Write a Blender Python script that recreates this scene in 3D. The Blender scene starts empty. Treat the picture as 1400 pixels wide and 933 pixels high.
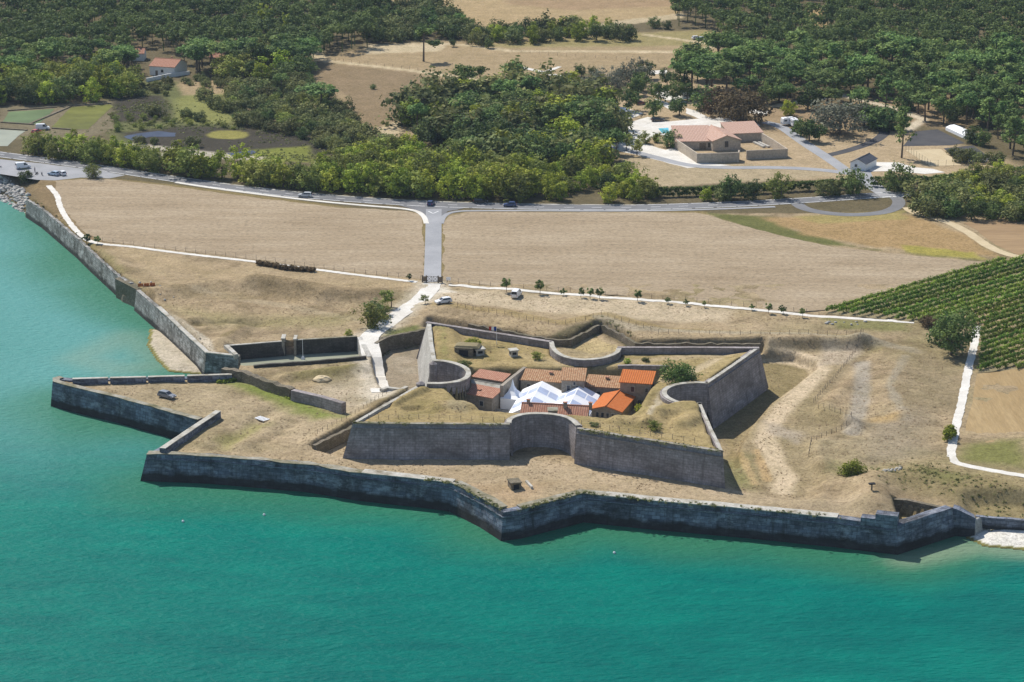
import bpy, bmesh, math, random
import numpy as np
from mathutils import Vector, Matrix
random.seed(11); RNG = np.random.default_rng(11)
R = math.radians
scene = bpy.context.scene
COL = scene.collection
# ------------------------------------------------------------------ camera
CH, PITCH, FV = 185.0, R(17.0), R(16.0)
PF = 933/2/math.tan(FV/2)
def U(px, py, z=5.5):
    """point of the place seen at photograph coordinates (1400 x 933) at height z"""
    x = (px-700)/PF; y = -(py-466.5)/PF
    dx, dy, dz = x, math.cos(PITCH)+y*math.sin(PITCH), -math.sin(PITCH)+y*math.cos(PITCH)
    t = (CH-z)/-dz
    return Vector((dx*t, dy*t, z))
def U2(px, py, z=5.5):
    p = U(px, py, z); return (p.x, p.y)
def UL(pts, z=5.5): return [U2(p[0], p[1], z) for p in pts]
cd = bpy.data.cameras.new('camera'); cam = bpy.data.objects.new('camera', cd); COL.objects.link(cam)
cam.location = (0, 0, CH); cam.rotation_euler = (R(90)-PITCH, 0, 0)
cd.sensor_fit = 'VERTICAL'; cd.angle = FV; cd.clip_start = 1; cd.clip_end = 20000
scene.camera = cam
# ------------------------------------------------------------------ light
SUN_EL = R(50); SD = Vector((-0.60, 0.80, 0)).normalized()
w = bpy.data.worlds.new('World'); scene.world = w; w.use_nodes = True
nt = w.node_tree; bg = nt.nodes['Background']
sk = nt.nodes.new('ShaderNodeTexSky'); sk.sky_type = 'NISHITA'; sk.sun_disc = False
sk.sun_elevation = SUN_EL; sk.sun_rotation = math.atan2(SD.x, SD.y); sk.air_density = 1.0; sk.dust_density = 0.6
nt.links.new(sk.outputs[0], bg.inputs[0]); bg.inputs[1].default_value = 0.118
ld = bpy.data.lights.new('sun', 'SUN'); ld.energy = 4.9; ld.angle = R(0.5); ld.color = (1.0, 0.95, 0.87)
lo = bpy.data.objects.new('sun', ld); COL.objects.link(lo)
ts = Vector((SD.x*math.cos(SUN_EL), SD.y*math.cos(SUN_EL), math.sin(SUN_EL)))
lo.rotation_euler = (-ts).to_track_quat('-Z', 'Y').to_euler(); lo.location = (0, 600, 300)
vs = scene.view_settings; vs.view_transform = 'Standard'; vs.look = 'None'; vs.exposure = 0.1; vs.gamma = 1.0
# ------------------------------------------------------------------ materials
class NT:
    def __init__(s, name):
        s.m = bpy.data.materials.new(name); s.m.use_nodes = True
        s.t = s.m.node_tree; s.b = s.t.nodes['Principled BSDF']
    def n(s, typ, **kw):
        nd = s.t.nodes.new('ShaderNode'+typ)
        for k, v in kw.items():
            if k.startswith('i_'): nd.inputs[k[2:].replace('_', ' ')].default_value = v
            else: setattr(nd, k, v)
        return nd
    def l(s, a, b): s.t.links.new(a, b)
    def coord(s, kind, scale=(1, 1, 1), rot=(0, 0, 0)):
        if kind == 'Pos': o = s.n('NewGeometry').outputs['Position']
        elif kind == 'UV': o = s.n('UVMap').outputs[0]
        else: o = s.n('TexCoord').outputs[kind]
        mp = s.n('Mapping'); mp.inputs['Scale'].default_value = scale; mp.inputs['Rotation'].default_value = rot
        s.l(o, mp.inputs['Vector']); return mp.outputs[0]
    def noise(s, vec, scale, detail=4, rough=0.6):
        nd = s.n('TexNoise'); nd.inputs['Scale'].default_value = scale; nd.inputs['Detail'].default_value = detail
        nd.inputs['Roughness'].default_value = rough; s.l(vec, nd.inputs['Vector']); return nd.outputs['Fac']
    def ramp(s, fac, stops):
        r = s.n('ValToRGB'); e = r.color_ramp.elements
        while len(e) < len(stops): e.new(0.5)
        for k, (p, c) in zip(e, stops):
            k.position = p; k.color = (c[0], c[1], c[2], 1) if not isinstance(c, (int, float)) else (c, c, c, 1)
        s.l(fac, r.inputs[0]); return r.outputs[0]
    def mix(s, fac, a, b, mode='MIX'):
        m = s.n('Mix', data_type='RGBA', blend_type=mode)
        for i, v in ((0, fac), (6, a), (7, b)):
            if isinstance(v, (int, float)): m.inputs[i].default_value = v
            elif isinstance(v, tuple): m.inputs[i].default_value = (v[0], v[1], v[2], 1)
            else: s.l(v, m.inputs[i])
        return m.outputs[2]
    def bump(s, h, strength, dist):
        b = s.n('Bump'); b.inputs['Strength'].default_value = strength; b.inputs['Distance'].default_value = dist
        s.l(h, b.inputs['Height']); s.l(b.outputs[0], s.b.inputs['Normal'])
    def col(s, c): s.l(c, s.b.inputs['Base Color'])
    def rough(s, r, spec=0.3):
        s.b.inputs['Roughness'].default_value = r; s.b.inputs['Specular IOR Level'].default_value = spec
MATS = {}
def plain(name, c, rough=0.8, spec=0.3, var=0.18, scale=0.8, metal=0.0):
    if name in MATS: return MATS[name]
    k = NT(name); v = k.coord('Pos'); f = k.noise(v, scale, 5)
    a = tuple(x*(1-var) for x in c); b = tuple(min(1, x*(1+var)) for x in c)
    k.col(k.ramp(f, [(0.3, a), (0.7, b)])); k.rough(rough, spec); k.b.inputs['Metallic'].default_value = metal
    MATS[name] = k.m; return k.m
def ground(name, stops, scale=0.15, fine=2.2, stretch=(1, 1, 1), rot=0, bump=0.15, fineamt=0.3):
    k = NT(name); v = k.coord('Pos', stretch, (0, 0, rot)); f = k.noise(v, scale, 7, 0.65)
    c = k.ramp(f, stops); g = k.noise(v, fine, 4, 0.7)
    c = k.mix(1.0, c, k.ramp(g, [(0.25, 1-fineamt), (0.75, 1+0.0)]), 'MULTIPLY')
    k.col(c); k.rough(1.0, 0.1); k.bump(g, 0.5, bump); MATS[name] = k.m; return k.m
def stone(name, c1, c2, mort, stain, tide=None, bw=1.1, bh=0.45, amount=0.35, pale=None):
    """coursed masonry on metre UVs with drips, lichen and a tidal band"""
    k = NT(name); uv = k.coord('UV'); pos = k.coord('Pos')
    br = k.n('TexBrick'); k.l(uv, br.inputs['Vector'])
    br.inputs['Scale'].default_value = 1; br.inputs['Brick Width'].default_value = bw; br.inputs['Row Height'].default_value = bh
    br.inputs['Mortar Size'].default_value = 0.03; br.inputs['Color1'].default_value = (*c1, 1)
    br.inputs['Color2'].default_value = (*c2, 1); br.inputs['Mortar'].default_value = (*mort, 1)
    c = br.outputs['Color']
    big = k.noise(k.coord('UV', (0.10, 0.22, 1)), 1.0, 6, 0.7)
    c = k.mix(k.ramp(big, [(0.42, 0), (0.62, amount)]), c, stain)
    drip = k.noise(k.coord('UV', (0.9, 0.07, 1)), 1.0, 5, 0.7)
    c = k.mix(k.ramp(drip, [(0.5, 0), (0.7, amount)]), c, stain)
    if pale:
        pl = k.noise(k.coord('UV', (0.16, 0.35, 1)), 1.3, 5, 0.75)
        c = k.mix(k.ramp(pl, [(0.52, 0), (0.68, 0.75)]), c, pale)
    fine = k.noise(pos, 1.6, 5, 0.75)
    c = k.mix(1.0, c, k.ramp(fine, [(0.25, 0.55), (0.75, 1.1)]), 'MULTIPLY')
    if tide:
        sx = k.n('SeparateXYZ'); k.l(pos, sx.inputs[0])
        ad = k.n('Math', operation='MULTIPLY_ADD'); k.l(k.noise(k.coord('Pos', (0.3, 0.3, 0.6)), 1.0, 5), ad.inputs[0])
        ad.inputs[1].default_value = 2.2; k.l(sx.outputs[2], ad.inputs[2])
        mr = k.n('MapRange'); k.l(ad.outputs[0], mr.inputs[0]); mr.inputs[1].default_value = tide+1.1; mr.inputs[2].default_value = tide+1.9
        mr.inputs[3].default_value = 0.88; mr.inputs[4].default_value = 0
        c = k.mix(mr.outputs[0], c, (0.028, 0.025, 0.02))
    k.col(c); k.rough(0.95, 0.15); k.bump(fine, 0.6, 0.12); MATS[name] = k.m; return k.m
def leaf(name, dark, light, rough=0.75):
    k = NT(name); at = k.n('Attribute', attribute_name='tint'); oi = k.n('ObjectInfo')
    c = k.ramp(at.outputs['Fac'], [(0.0, dark), (1.0, light)])
    hv = k.n('HueSaturation'); k.l(c, hv.inputs['Color'])
    mr = k.n('MapRange'); k.l(oi.outputs['Random'], mr.inputs[0]); mr.inputs[3].default_value = 0.68; mr.inputs[4].default_value = 1.4
    k.l(mr.outputs[0], hv.inputs['Value'])
    m2 = k.n('MapRange'); ml = k.n('Math', operation='FRACT'); mm = k.n('Math', operation='MULTIPLY'); mm.inputs[1].default_value = 7.31
    k.l(oi.outputs['Random'], mm.inputs[0]); k.l(mm.outputs[0], ml.inputs[0]); k.l(ml.outputs[0], m2.inputs[0])
    m2.inputs[3].default_value = 0.47; m2.inputs[4].default_value = 0.508; k.l(m2.outputs[0], hv.inputs['Hue'])
    k.col(hv.outputs[0]); k.rough(rough, 0.15)
    tr = k.n('BsdfTranslucent'); k.l(hv.outputs[0], tr.inputs['Color']); ms = k.n('MixShader'); ms.inputs[0].default_value = 0.24
    out = [n_ for n_ in k.t.nodes if n_.type == 'OUTPUT_MATERIAL'][0]; k.l(k.b.outputs[0], ms.inputs[1]); k.l(tr.outputs[0], ms.inputs[2]); k.l(ms.outputs[0], out.inputs['Surface'])
    MATS[name] = k.m; return k.m
M = {}
def furrowed(name, stops, rot, gap):
    k = NT(name); v = k.coord('Pos', (0.45, 1.7, 1), (0, 0, R(6))); f = k.noise(v, 0.07, 7, 0.7); c = k.ramp(f, stops)
    wv = k.n('TexWave', wave_type='BANDS', bands_direction='Y'); wv.inputs['Scale'].default_value = 1/gap/3.2; wv.inputs['Distortion'].default_value = 3.5; wv.inputs['Detail'].default_value = 3; wv.inputs['Detail Scale'].default_value = 0.6
    k.l(k.coord('Pos', (1, 1, 1), (0, 0, rot)), wv.inputs['Vector']); c = k.mix(1.0, c, k.ramp(wv.outputs['Fac'], [(0.1, 0.96), (0.9, 1.02)]), 'MULTIPLY')
    g = k.noise(k.coord('Pos', (0.7, 1.2, 1)), 1.1, 5, 0.8); c = k.mix(1.0, c, k.ramp(g, [(0.3, 0.48), (0.5, 0.98), (0.72, 1.32)]), 'MULTIPLY')
    k.col(c); k.rough(1.0, 0.05); k.bump(g, 0.6, 0.2); MATS[name] = k.m; return k.m
M['field'] = furrowed('stubble', [(0.28, (0.285, 0.218, 0.140)), (0.5, (0.352, 0.276, 0.184)), (0.72, (0.42, 0.338, 0.235))], R(3), 3.4)
M['plough'] = ground('ploughed', [(0.3, (0.30, 0.20, 0.11)), (0.7, (0.42, 0.29, 0.16))], 0.08, 0.7, (0.25, 2.6, 1), R(-28), 0.15, 0.35)
M['cutfield'] = ground('cut_field', [(0.3, (0.36, 0.25, 0.12)), (0.7, (0.49, 0.36, 0.19))], 0.07, 0.8, (2.4, 0.3, 1), R(8), 0.1, 0.35)
M['asphalt'] = ground('asphalt', [(0.3, (0.17, 0.17, 0.175)), (0.7, (0.24, 0.24, 0.245))], 0.12, 3, bump=0.02, fineamt=0.15)
M['dark_asphalt'] = ground('dark_asphalt', [(0.3, (0.07, 0.07, 0.075)), (0.7, (0.11, 0.105, 0.105))], 0.15, 3, bump=0.02, fineamt=0.2)
M['pale_asphalt'] = ground('pale_asphalt', [(0.3, (0.30, 0.305, 0.315)), (0.7, (0.40, 0.40, 0.41))], 0.12, 2, bump=0.02, fineamt=0.18)
M['white_gravel'] = ground('white_gravel', [(0.3, (0.62, 0.58, 0.51)), (0.7, (0.80, 0.77, 0.71))], 0.2, 1.6, bump=0.04, fineamt=0.18)
M['sand'] = ground('sand', [(0.3, (0.50, 0.40, 0.25)), (0.7, (0.62, 0.51, 0.33))], 0.2, 2, bump=0.04, fineamt=0.15)
M['shingle'] = ground('shingle', [(0.3, (0.52, 0.49, 0.45)), (0.7, (0.70, 0.68, 0.64))], 0.3, 1.2, bump=0.1, fineamt=0.3)
M['wet_sand'] = ground('wet_sand', [(0.3, (0.32, 0.27, 0.20)), (0.7, (0.45, 0.39, 0.30))], 0.15, 1.2, bump=0.05, fineamt=0.2)
M['soil'] = ground('vine_soil', [(0.3, (0.24, 0.20, 0.11)), (0.7, (0.36, 0.30, 0.18))], 0.2, 1.5, fineamt=0.35)
M['paint'] = plain('road_paint', (0.78, 0.78, 0.76), 0.7, var=0.08)
M['seawall'] = stone('sea_wall_stone', (0.31, 0.34, 0.41), (0.15, 0.17, 0.225), (0.05, 0.055, 0.07), (0.050, 0.048, 0.045), 1.5, 1.7, 0.75, 0.85, (0.44, 0.46, 0.50))  # the blue cast of shade is mixed into this stone colour
M['quay'] = stone('quay_stone', (0.56, 0.54, 0.50), (0.33, 0.32, 0.30), (0.16, 0.15, 0.14), (0.09, 0.085, 0.065), 1.0, 1.6, 0.6, 1.0, (0.70, 0.69, 0.66))
M['rampart'] = stone('rampart_stone', (0.47, 0.42, 0.41), (0.35, 0.315, 0.31), (0.24, 0.215, 0.21), (0.17, 0.145, 0.13), None, 1.2, 0.55, 0.75)
M['lit_rampart'] = stone('lit_rampart_stone', (0.68, 0.65, 0.59), (0.55, 0.52, 0.47), (0.40, 0.38, 0.34), (0.30, 0.28, 0.24), None, 0.9, 0.4, 0.5)  # lighter copy of the rampart stone: sunlight on west faces put into the colour
M['rubble'] = stone('rubble_stone', (0.33, 0.28, 0.21), (0.20, 0.17, 0.13), (0.12, 0.10, 0.07), (0.12, 0.11, 0.06), None, 0.7, 0.35, 0.7)
M['basin'] = stone('basin_stone', (0.15, 0.135, 0.115), (0.10, 0.09, 0.08), (0.06, 0.055, 0.05), (0.045, 0.045, 0.03), 1.6, 0.9, 0.4, 0.7)
M['house_stone'] = stone('house_stone', (0.46, 0.40, 0.32), (0.37, 0.32, 0.26), (0.42, 0.37, 0.30), (0.22, 0.20, 0.16), None, 0.6, 0.3, 0.5)
M['render'] = stone('lime_render', (0.62, 0.53, 0.42), (0.56, 0.48, 0.38), (0.58, 0.49, 0.39), (0.38, 0.32, 0.25), None, 3, 3, 0.5)
M['coping'] = ground('coping_stone', [(0.32, (0.27, 0.235, 0.17)), (0.46, (0.50, 0.47, 0.40)), (0.7, (0.66, 0.64, 0.59))], 0.3, 1.5, bump=0.05, fineamt=0.4)
M['mossy'] = ground('mossy_coping', [(0.32, (0.13, 0.13, 0.06)), (0.46, (0.30, 0.27, 0.19)), (0.68, (0.50, 0.48, 0.42))], 0.2, 1.2, bump=0.08, fineamt=0.45)
M['white_wall'] = plain('white_wall', (0.78, 0.78, 0.76), 0.8, var=0.06)
M['white_metal'] = plain('white_metal', (0.80, 0.80, 0.80), 0.35, 0.5, var=0.03)
M['canvas'] = plain('white_canvas', (0.86, 0.87, 0.89), 0.6, 0.3, var=0.03)
M['clear_pvc'] = plain('clear_pvc', (0.46, 0.52, 0.68), 0.3, 0.5, var=0.15, scale=0.3)
M['glass'] = plain('window_glass', (0.03, 0.035, 0.045), 0.12, 0.5, var=0.1)
M['tyre'] = plain('tyre_rubber', (0.02, 0.02, 0.02), 0.9, var=0.1)
M['bark'] = plain('bark', (0.13, 0.10, 0.075), 0.95, var=0.35, scale=3)
M['wood'] = plain('weathered_wood', (0.22, 0.17, 0.12), 0.9, var=0.3, scale=2)
M['post'] = plain('fence_post', (0.16, 0.13, 0.10), 0.9, var=0.3, scale=3)
M['wire'] = plain('fence_wire', (0.25, 0.24, 0.22), 0.6, var=0.1)
M['dark'] = plain('dark_opening', (0.02, 0.02, 0.022), 0.9, var=0.2)
M['slate'] = plain('slate', (0.06, 0.065, 0.08), 0.6, 0.4, var=0.3)
M['concrete'] = plain('concrete', (0.42, 0.40, 0.36), 0.9, var=0.3, scale=1.2)
M['rock'] = plain('rock', (0.42, 0.40, 0.37), 0.95, var=0.4, scale=0.9)
M['red'] = plain('red_paint', (0.45, 0.05, 0.04), 0.5)
M['skin'] = plain('skin', (0.5, 0.32, 0.24), 0.6)
M['cloth'] = plain('dark_cloth', (0.05, 0.055, 0.09), 0.9)
M['pond'] = plain('pond_water', (0.05, 0.065, 0.105), 0.5, 0.08, var=0.3, scale=0.1)
M['algae'] = plain('algae_water', (0.145, 0.150, 0.034), 0.6, 0.05, var=0.25, scale=0.12)
M['algae2'] = plain('green_water', (0.125, 0.175, 0.080), 0.6, 0.05, var=0.2, scale=0.12)
M['harbour'] = plain('harbour_water', (0.30, 0.31, 0.23), 0.4, 0.15, var=0.12, scale=0.15)
M['pool'] = plain('pool_water', (0.08, 0.50, 0.62), 0.1, 0.5, var=0.08)
def tiles(name, a, b, c):
    k = NT(name); uv = k.coord('UV', (1, 1, 1)); wv = k.n('TexWave', wave_type='BANDS', bands_direction='X')
    wv.inputs['Scale'].default_value = 0.62; wv.inputs['Distortion'].default_value = 0.4; k.l(uv, wv.inputs['Vector'])
    f = k.noise(k.coord('UV', (2.4, 1.1, 1)), 1.0, 5, 0.8)
    cc = k.ramp(f, [(0.30, a), (0.5, b), (0.70, c)])
    cc = k.mix(1.0, cc, k.ramp(wv.outputs['Fac'], [(0.1, 0.62), (0.6, 1.0)]), 'MULTIPLY')
    k.col(cc); k.rough(0.9, 0.15); k.bump(wv.outputs['Fac'], 0.6, 0.08); M[name] = k.m
tiles('tile_new', (0.48, 0.13, 0.035), (0.60, 0.18, 0.05), (0.66, 0.25, 0.09))
tiles('tile_old', (0.28, 0.12, 0.06), (0.46, 0.26, 0.14), (0.62, 0.48, 0.32))
tiles('tile_camp', (0.44, 0.245, 0.175), (0.58, 0.375, 0.285), (0.68, 0.52, 0.43))
tiles('tile_red', (0.34, 0.14, 0.085), (0.47, 0.235, 0.155), (0.58, 0.38, 0.28))
M['pine'] = leaf('pine_needles', (0.062, 0.125, 0.036), (0.235, 0.340, 0.092))
M['oak'] = leaf('dark_evergreen_leaves', (0.050, 0.095, 0.028), (0.175, 0.240, 0.066))
M['bright'] = leaf('bright_green_leaves', (0.125, 0.190, 0.020), (0.385, 0.460, 0.055))
M['tamarisk'] = leaf('tamarisk_leaves', (0.125, 0.170, 0.034), (0.330, 0.370, 0.085))
M['scrub'] = leaf('scrub_leaves', (0.085, 0.115, 0.036), (0.215, 0.235, 0.080))
M['willow'] = leaf('silver_leaves', (0.14, 0.155, 0.105), (0.26, 0.275, 0.20))
M['russet'] = leaf('russet_leaves', (0.085, 0.065, 0.030), (0.175, 0.125, 0.058))
M['vine'] = leaf('vine_leaves', (0.075, 0.160, 0.016), (0.235, 0.340, 0.050))
M['dry'] = leaf('dry_weeds', (0.26, 0.20, 0.10), (0.46, 0.37, 0.20))
M['hedge'] = leaf('hedge_leaves', (0.055, 0.105, 0.022), (0.125, 0.195, 0.040))
# ------------------------------------------------------------------ objects
def tag(o, label=None, cat=None, group=None, kind=None):
    if label: o['label'] = label
    if cat: o['category'] = cat
    if group: o['group'] = group
    if kind: o['kind'] = kind
    return o
def empty(name, loc=(0, 0, 0), rz=0, label=None, cat=None, group=None, scale=1):
    o = bpy.data.objects.new(name, None); COL.objects.link(o); o.location = loc; o.rotation_euler = (0, 0, rz)
    o.scale = (scale,)*3 if not isinstance(scale, tuple) else scale; o.empty_display_size = 0.5
    return tag(o, label, cat, group)
def link(name, me, mat=None, parent=None):
    if mat is not None and len(me.materials) == 0:
        for m_ in (mat if isinstance(mat, (list, tuple)) else [mat]): me.materials.append(m_)
    o = bpy.data.objects.new(name, me); COL.objects.link(o)
    if parent: o.parent = parent
    return o
class MB:
    """collects faces of one mesh; every face can carry metre UVs"""
    def __init__(s): s.v = []; s.f = []; s.uv = []; s.mi = []
    def face(s, pts, uv=None, mi=0):
        b = len(s.v); s.v += [tuple(p) for p in pts]; s.f.append(tuple(range(b, b+len(pts))))
        if uv is None:
            p0, p1 = Vector(pts[0]), Vector(pts[1]); u = (p1-p0); u = u.normalized() if u.length > 1e-6 else Vector((1, 0, 0))
            nn = Vector((0, 0, 0))
            for i in range(1, len(pts)-1): nn += (Vector(pts[i])-p0).cross(Vector(pts[i+1])-p0)
            if abs(u.z) > 0.9: u = Vector((0, 0, 1)).cross(nn); u = u.normalized() if u.length > 1e-6 else Vector((1, 0, 0))
            vv = nn.cross(u); vv = vv.normalized() if vv.length > 1e-6 else Vector((0, 0, 1))
            uv = [((Vector(p)-p0).dot(u)+p0.x*.7+p0.y*.3, (Vector(p)-p0).dot(vv)+p0.z) for p in pts]
        s.uv += uv; s.mi.append(mi)
    def obox(s, o, ux, uy, z0, z1, mi=0, top=1.0):
        """box on origin o with horizontal edge vectors ux, uy; top scales the upper face about its centre"""
        o = Vector((o[0], o[1], 0)); ux = Vector((ux[0], ux[1], 0)); uy = Vector((uy[0], uy[1], 0))
        b = [o, o+ux, o+ux+uy, o+uy]; c = o+ux/2+uy/2
        lo_ = [Vector((p.x, p.y, z0)) for p in b]; hi = [Vector((c.x+(p.x-c.x)*top, c.y+(p.y-c.y)*top, z1)) for p in b]
        if ux.cross(uy).z < 0: lo_.reverse(); hi.reverse()
        for i in range(4):
            j = (i+1) % 4; s.face([lo_[i], lo_[j], hi[j], hi[i]], mi=mi)
        s.face(hi, mi=mi); s.face(lo_[::-1], mi=mi)
    def box(s, c, d, rz=0, mi=0, top=1.0):
        ca, sa = math.cos(rz), math.sin(rz)
        ux = (d[0]*ca, d[0]*sa); uy = (-d[1]*sa, d[1]*ca)
        o = (c[0]-ux[0]/2-uy[0]/2, c[1]-ux[1]/2-uy[1]/2)
        s.obox(o, ux, uy, c[2]-d[2]/2, c[2]+d[2]/2, mi, top)
    def prism(s, poly, z0, z1, mi=0):
        a = sum(poly[i][0]*poly[(i+1) % len(poly)][1]-poly[(i+1) % len(poly)][0]*poly[i][1] for i in range(len(poly)))
        if a < 0: poly = poly[::-1]
        lo_ = [(p[0], p[1], z0) for p in poly]; hi = [(p[0], p[1], z1) for p in poly]; n = len(poly)
        for i in range(n): j = (i+1) % n; s.face([lo_[i], lo_[j], hi[j], hi[i]], mi=mi)
        s.face(hi, mi=mi); s.face(lo_[::-1], mi=mi)
    def tube(s, a, b, r0, r1, n=7, mi=0):
        a, b = Vector(a), Vector(b); d = (b-a).normalized(); t = d.orthogonal().normalized(); q = d.cross(t)
        A = [a+(t*math.cos(2*math.pi*i/n)+q*math.sin(2*math.pi*i/n))*r0 for i in range(n)]
        B = [b+(t*math.cos(2*math.pi*i/n)+q*math.sin(2*math.pi*i/n))*r1 for i in range(n)]
        for i in range(n): j = (i+1) % n; s.face([A[i], A[j], B[j], B[i]], mi=mi)
        s.face(B, mi=mi); s.face(A[::-1], mi=mi)
    def mesh(s, name, mat=None):
        me = bpy.data.meshes.new(name); me.from_pydata(s.v, [], s.f)
        uvl = me.uv_layers.new(name='UVMap'); uvl.data.foreach_set('uv', np.array(s.uv, dtype=np.float32).ravel())
        if mat is not None:
            for m_ in (mat if isinstance(mat, (list, tuple)) else [mat]): me.materials.append(m_)
            me.polygons.foreach_set('material_index', np.array(s.mi, dtype=np.int32))
        me.validate(); return me
    def obj(s, name, mat, parent=None): return link(name, s.mesh(name, mat), None, parent)
def np_mesh(name, V, F, mat=None, attrs=None):
    V = np.asarray(V, dtype=np.float32); F = np.asarray(F, dtype=np.int32); k = F.shape[1]
    me = bpy.data.meshes.new(name); me.vertices.add(len(V)); me.vertices.foreach_set('co', V.ravel())
    me.loops.add(F.size); me.loops.foreach_set('vertex_index', F.ravel())
    me.polygons.add(len(F)); me.polygons.foreach_set('loop_start', np.arange(0, F.size, k, dtype=np.int32))
    me.update(calc_edges=True)
    if attrs:
        for nm, (typ, dom, arr) in attrs.items():
            at = me.attributes.new(nm, typ, dom)
            at.data.foreach_set('color' if 'COLOR' in typ else 'value', np.asarray(arr, dtype=np.float32).ravel())
    if mat: me.materials.append(mat)
    return me
def add_haze():
    b = MB(); b.obox((-6500, -3500), (13000, 0), (0, 13000), -5, 215); k = NT('haze'); k.t.nodes.remove(k.b)
    pv = k.t.nodes.new('ShaderNodeVolumePrincipled'); pv.inputs['Density'].default_value = HAZE; pv.inputs['Color'].default_value = (0.62, 0.78, 1.0, 1); pv.inputs['Anisotropy'].default_value = 0.2
    out = [n_ for n_ in k.t.nodes if n_.type == 'OUTPUT_MATERIAL'][0]; k.t.links.new(pv.outputs[0], out.inputs['Volume']); o = b.obj('haze', k.m); tag(o, kind='stuff'); return o
HAZE = 0.000045
# ------------------------------------------------------------------ planar geometry
def seg_d(X, Y, a, b):
    ax, ay = a; bx, by = b; dx, dy = bx-ax, by-ay; L = dx*dx+dy*dy+1e-12
    t = np.clip(((X-ax)*dx+(Y-ay)*dy)/L, 0, 1); return np.hypot(X-ax-t*dx, Y-ay-t*dy)
def line_d(X, Y, pts):
    d = np.full(X.shape, 1e9)
    for i in range(len(pts)-1): d = np.minimum(d, seg_d(X, Y, pts[i], pts[i+1]))
    return d
def inside(X, Y, poly):
    r = np.zeros(X.shape, bool); n = len(poly)
    for i in range(n):
        x0, y0 = poly[i]; x1, y1 = poly[(i+1) % n]
        if y0 == y1: continue
        c = ((y0 > Y) != (y1 > Y)) & (X < (x1-x0)*(Y-y0)/(y1-y0)+x0); r ^= c
    return r
def sdist(X, Y, poly):
    """signed distance, positive inside"""
    d = line_d(X, Y, list(poly)+[poly[0]]); return np.where(inside(X, Y, poly), d, -d)
def inpoly(x, y, poly): return bool(inside(np.array([x]), np.array([y]), poly)[0])
def vnoise(X, Y, s, seed=0, octs=3):
    out = np.zeros(X.shape); amp = 1.0; tot = 0
    rs = np.random.default_rng(seed); T = rs.random((256, 256))
    for o in range(octs):
        x, y = X/s+o*17.3, Y/s+o*9.1; i, j = np.floor(x).astype(int), np.floor(y).astype(int); fx, fy = x-i, y-j
        fx, fy = fx*fx*(3-2*fx), fy*fy*(3-2*fy); g = lambda a, b: T[a % 256, b % 256]
        out += amp*((g(i, j)*(1-fx)+g(i+1, j)*fx)*(1-fy)+(g(i, j+1)*(1-fx)+g(i+1, j+1)*fx)*fy); tot += amp; amp *= 0.5; s /= 2.1
    return out/tot
def sm(a, b, x): t = np.clip((x-a)/(b-a), 0, 1); return t*t*(3-2*t)
def dens(pts, step):
    out = []
    for i in range(len(pts)-1):
        a, b = Vector(pts[i]), Vector(pts[i+1]); n = max(1, int((b-a).length/step))
        out += [a.lerp(b, k/n) for k in range(n)]
    out.append(Vector(pts[-1])); return out
def smooth_line(pts, it=2):
    pts = [Vector(p) for p in pts]
    for _ in range(it):
        q = [pts[0]]
        for a, b in zip(pts[:-1], pts[1:]): q += [a*.75+b*.25, a*.25+b*.75]
        q.append(pts[-1]); pts = q
    return pts
def norms(p):
    n = []
    for i in range(len(p)):
        a = p[max(i-1, 0)]; b = p[min(i+1, len(p)-1)]; d = Vector((b.x-a.x, b.y-a.y)); d = d.normalized() if d.length > 1e-6 else Vector((1, 0))
        n.append(Vector((d.y, -d.x)))
    return n
def miter(p):
    n = []
    for i in range(len(p)):
        ds = []
        if i > 0: d = Vector((p[i].x-p[i-1].x, p[i].y-p[i-1].y)); ds.append(d.normalized())
        if i < len(p)-1: d = Vector((p[i+1].x-p[i].x, p[i+1].y-p[i].y)); ds.append(d.normalized())
        ns = [Vector((d.y, -d.x)) for d in ds]
        if len(ns) == 1: n.append(ns[0]); continue
        m = ns[0]+ns[1]
        if m.length < 0.3: n.append(ns[0]); continue
        m.normalize(); n.append(m/max(0.45, m.dot(ns[0])))
    return n
def wall(name, top, z0, batter, thick, mat, parent=None, inz=None, jit=0.07, step=2.5, seed=3, n0=None, n1=None):
    """masonry along a top line (outer face on the right hand of travel), leaning back by batter, thick metres deep"""
    rs = random.Random(seed+len(top)); p = dens([Vector(t) for t in top], step); nn = miter(p)
    b = MB(); n = len(p)
    if n0: nn[0] = Vector(n0)
    if n1: nn[-1] = Vector(n1)
    T = [Vector((q.x, q.y, q.z+rs.uniform(-jit, jit))) for q in p]
    Bo = [Vector((q.x+m.x*batter, q.y+m.y*batter, z0)) for q, m in zip(p, nn)]
    Ti = [Vector((q.x-m.x*thick, q.y-m.y*thick, t.z)) for q, m, t in zip(p, nn, T)]
    zi = z0 if inz is None else inz
    Bi = [Vector((q.x, q.y, zi)) for q in Ti]; us = [0]
    for i in range(1, n): us.append(us[-1]+(p[i]-p[i-1]).length)
    for i in range(n-1):
        j = i+1; a, c = us[i], us[j]
        b.face([Bo[i], Bo[j], T[j], T[i]], [(a, Bo[i].z), (c, Bo[j].z), (c, T[j].z), (a, T[i].z)])
        b.face([T[i], T[j], Ti[j], Ti[i]], [(a, 0), (c, 0), (c, thick), (a, thick)])
        b.face([Ti[i], Ti[j], Bi[j], Bi[i]], [(a, T[i].z), (c, T[j].z), (c, zi), (a, zi)])
    b.face([Bo[0], T[0], Ti[0], Bi[0]]); b.face([T[-1], Bo[-1], Bi[-1], Ti[-1]])
    return b.obj(name, mat, parent)
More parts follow.
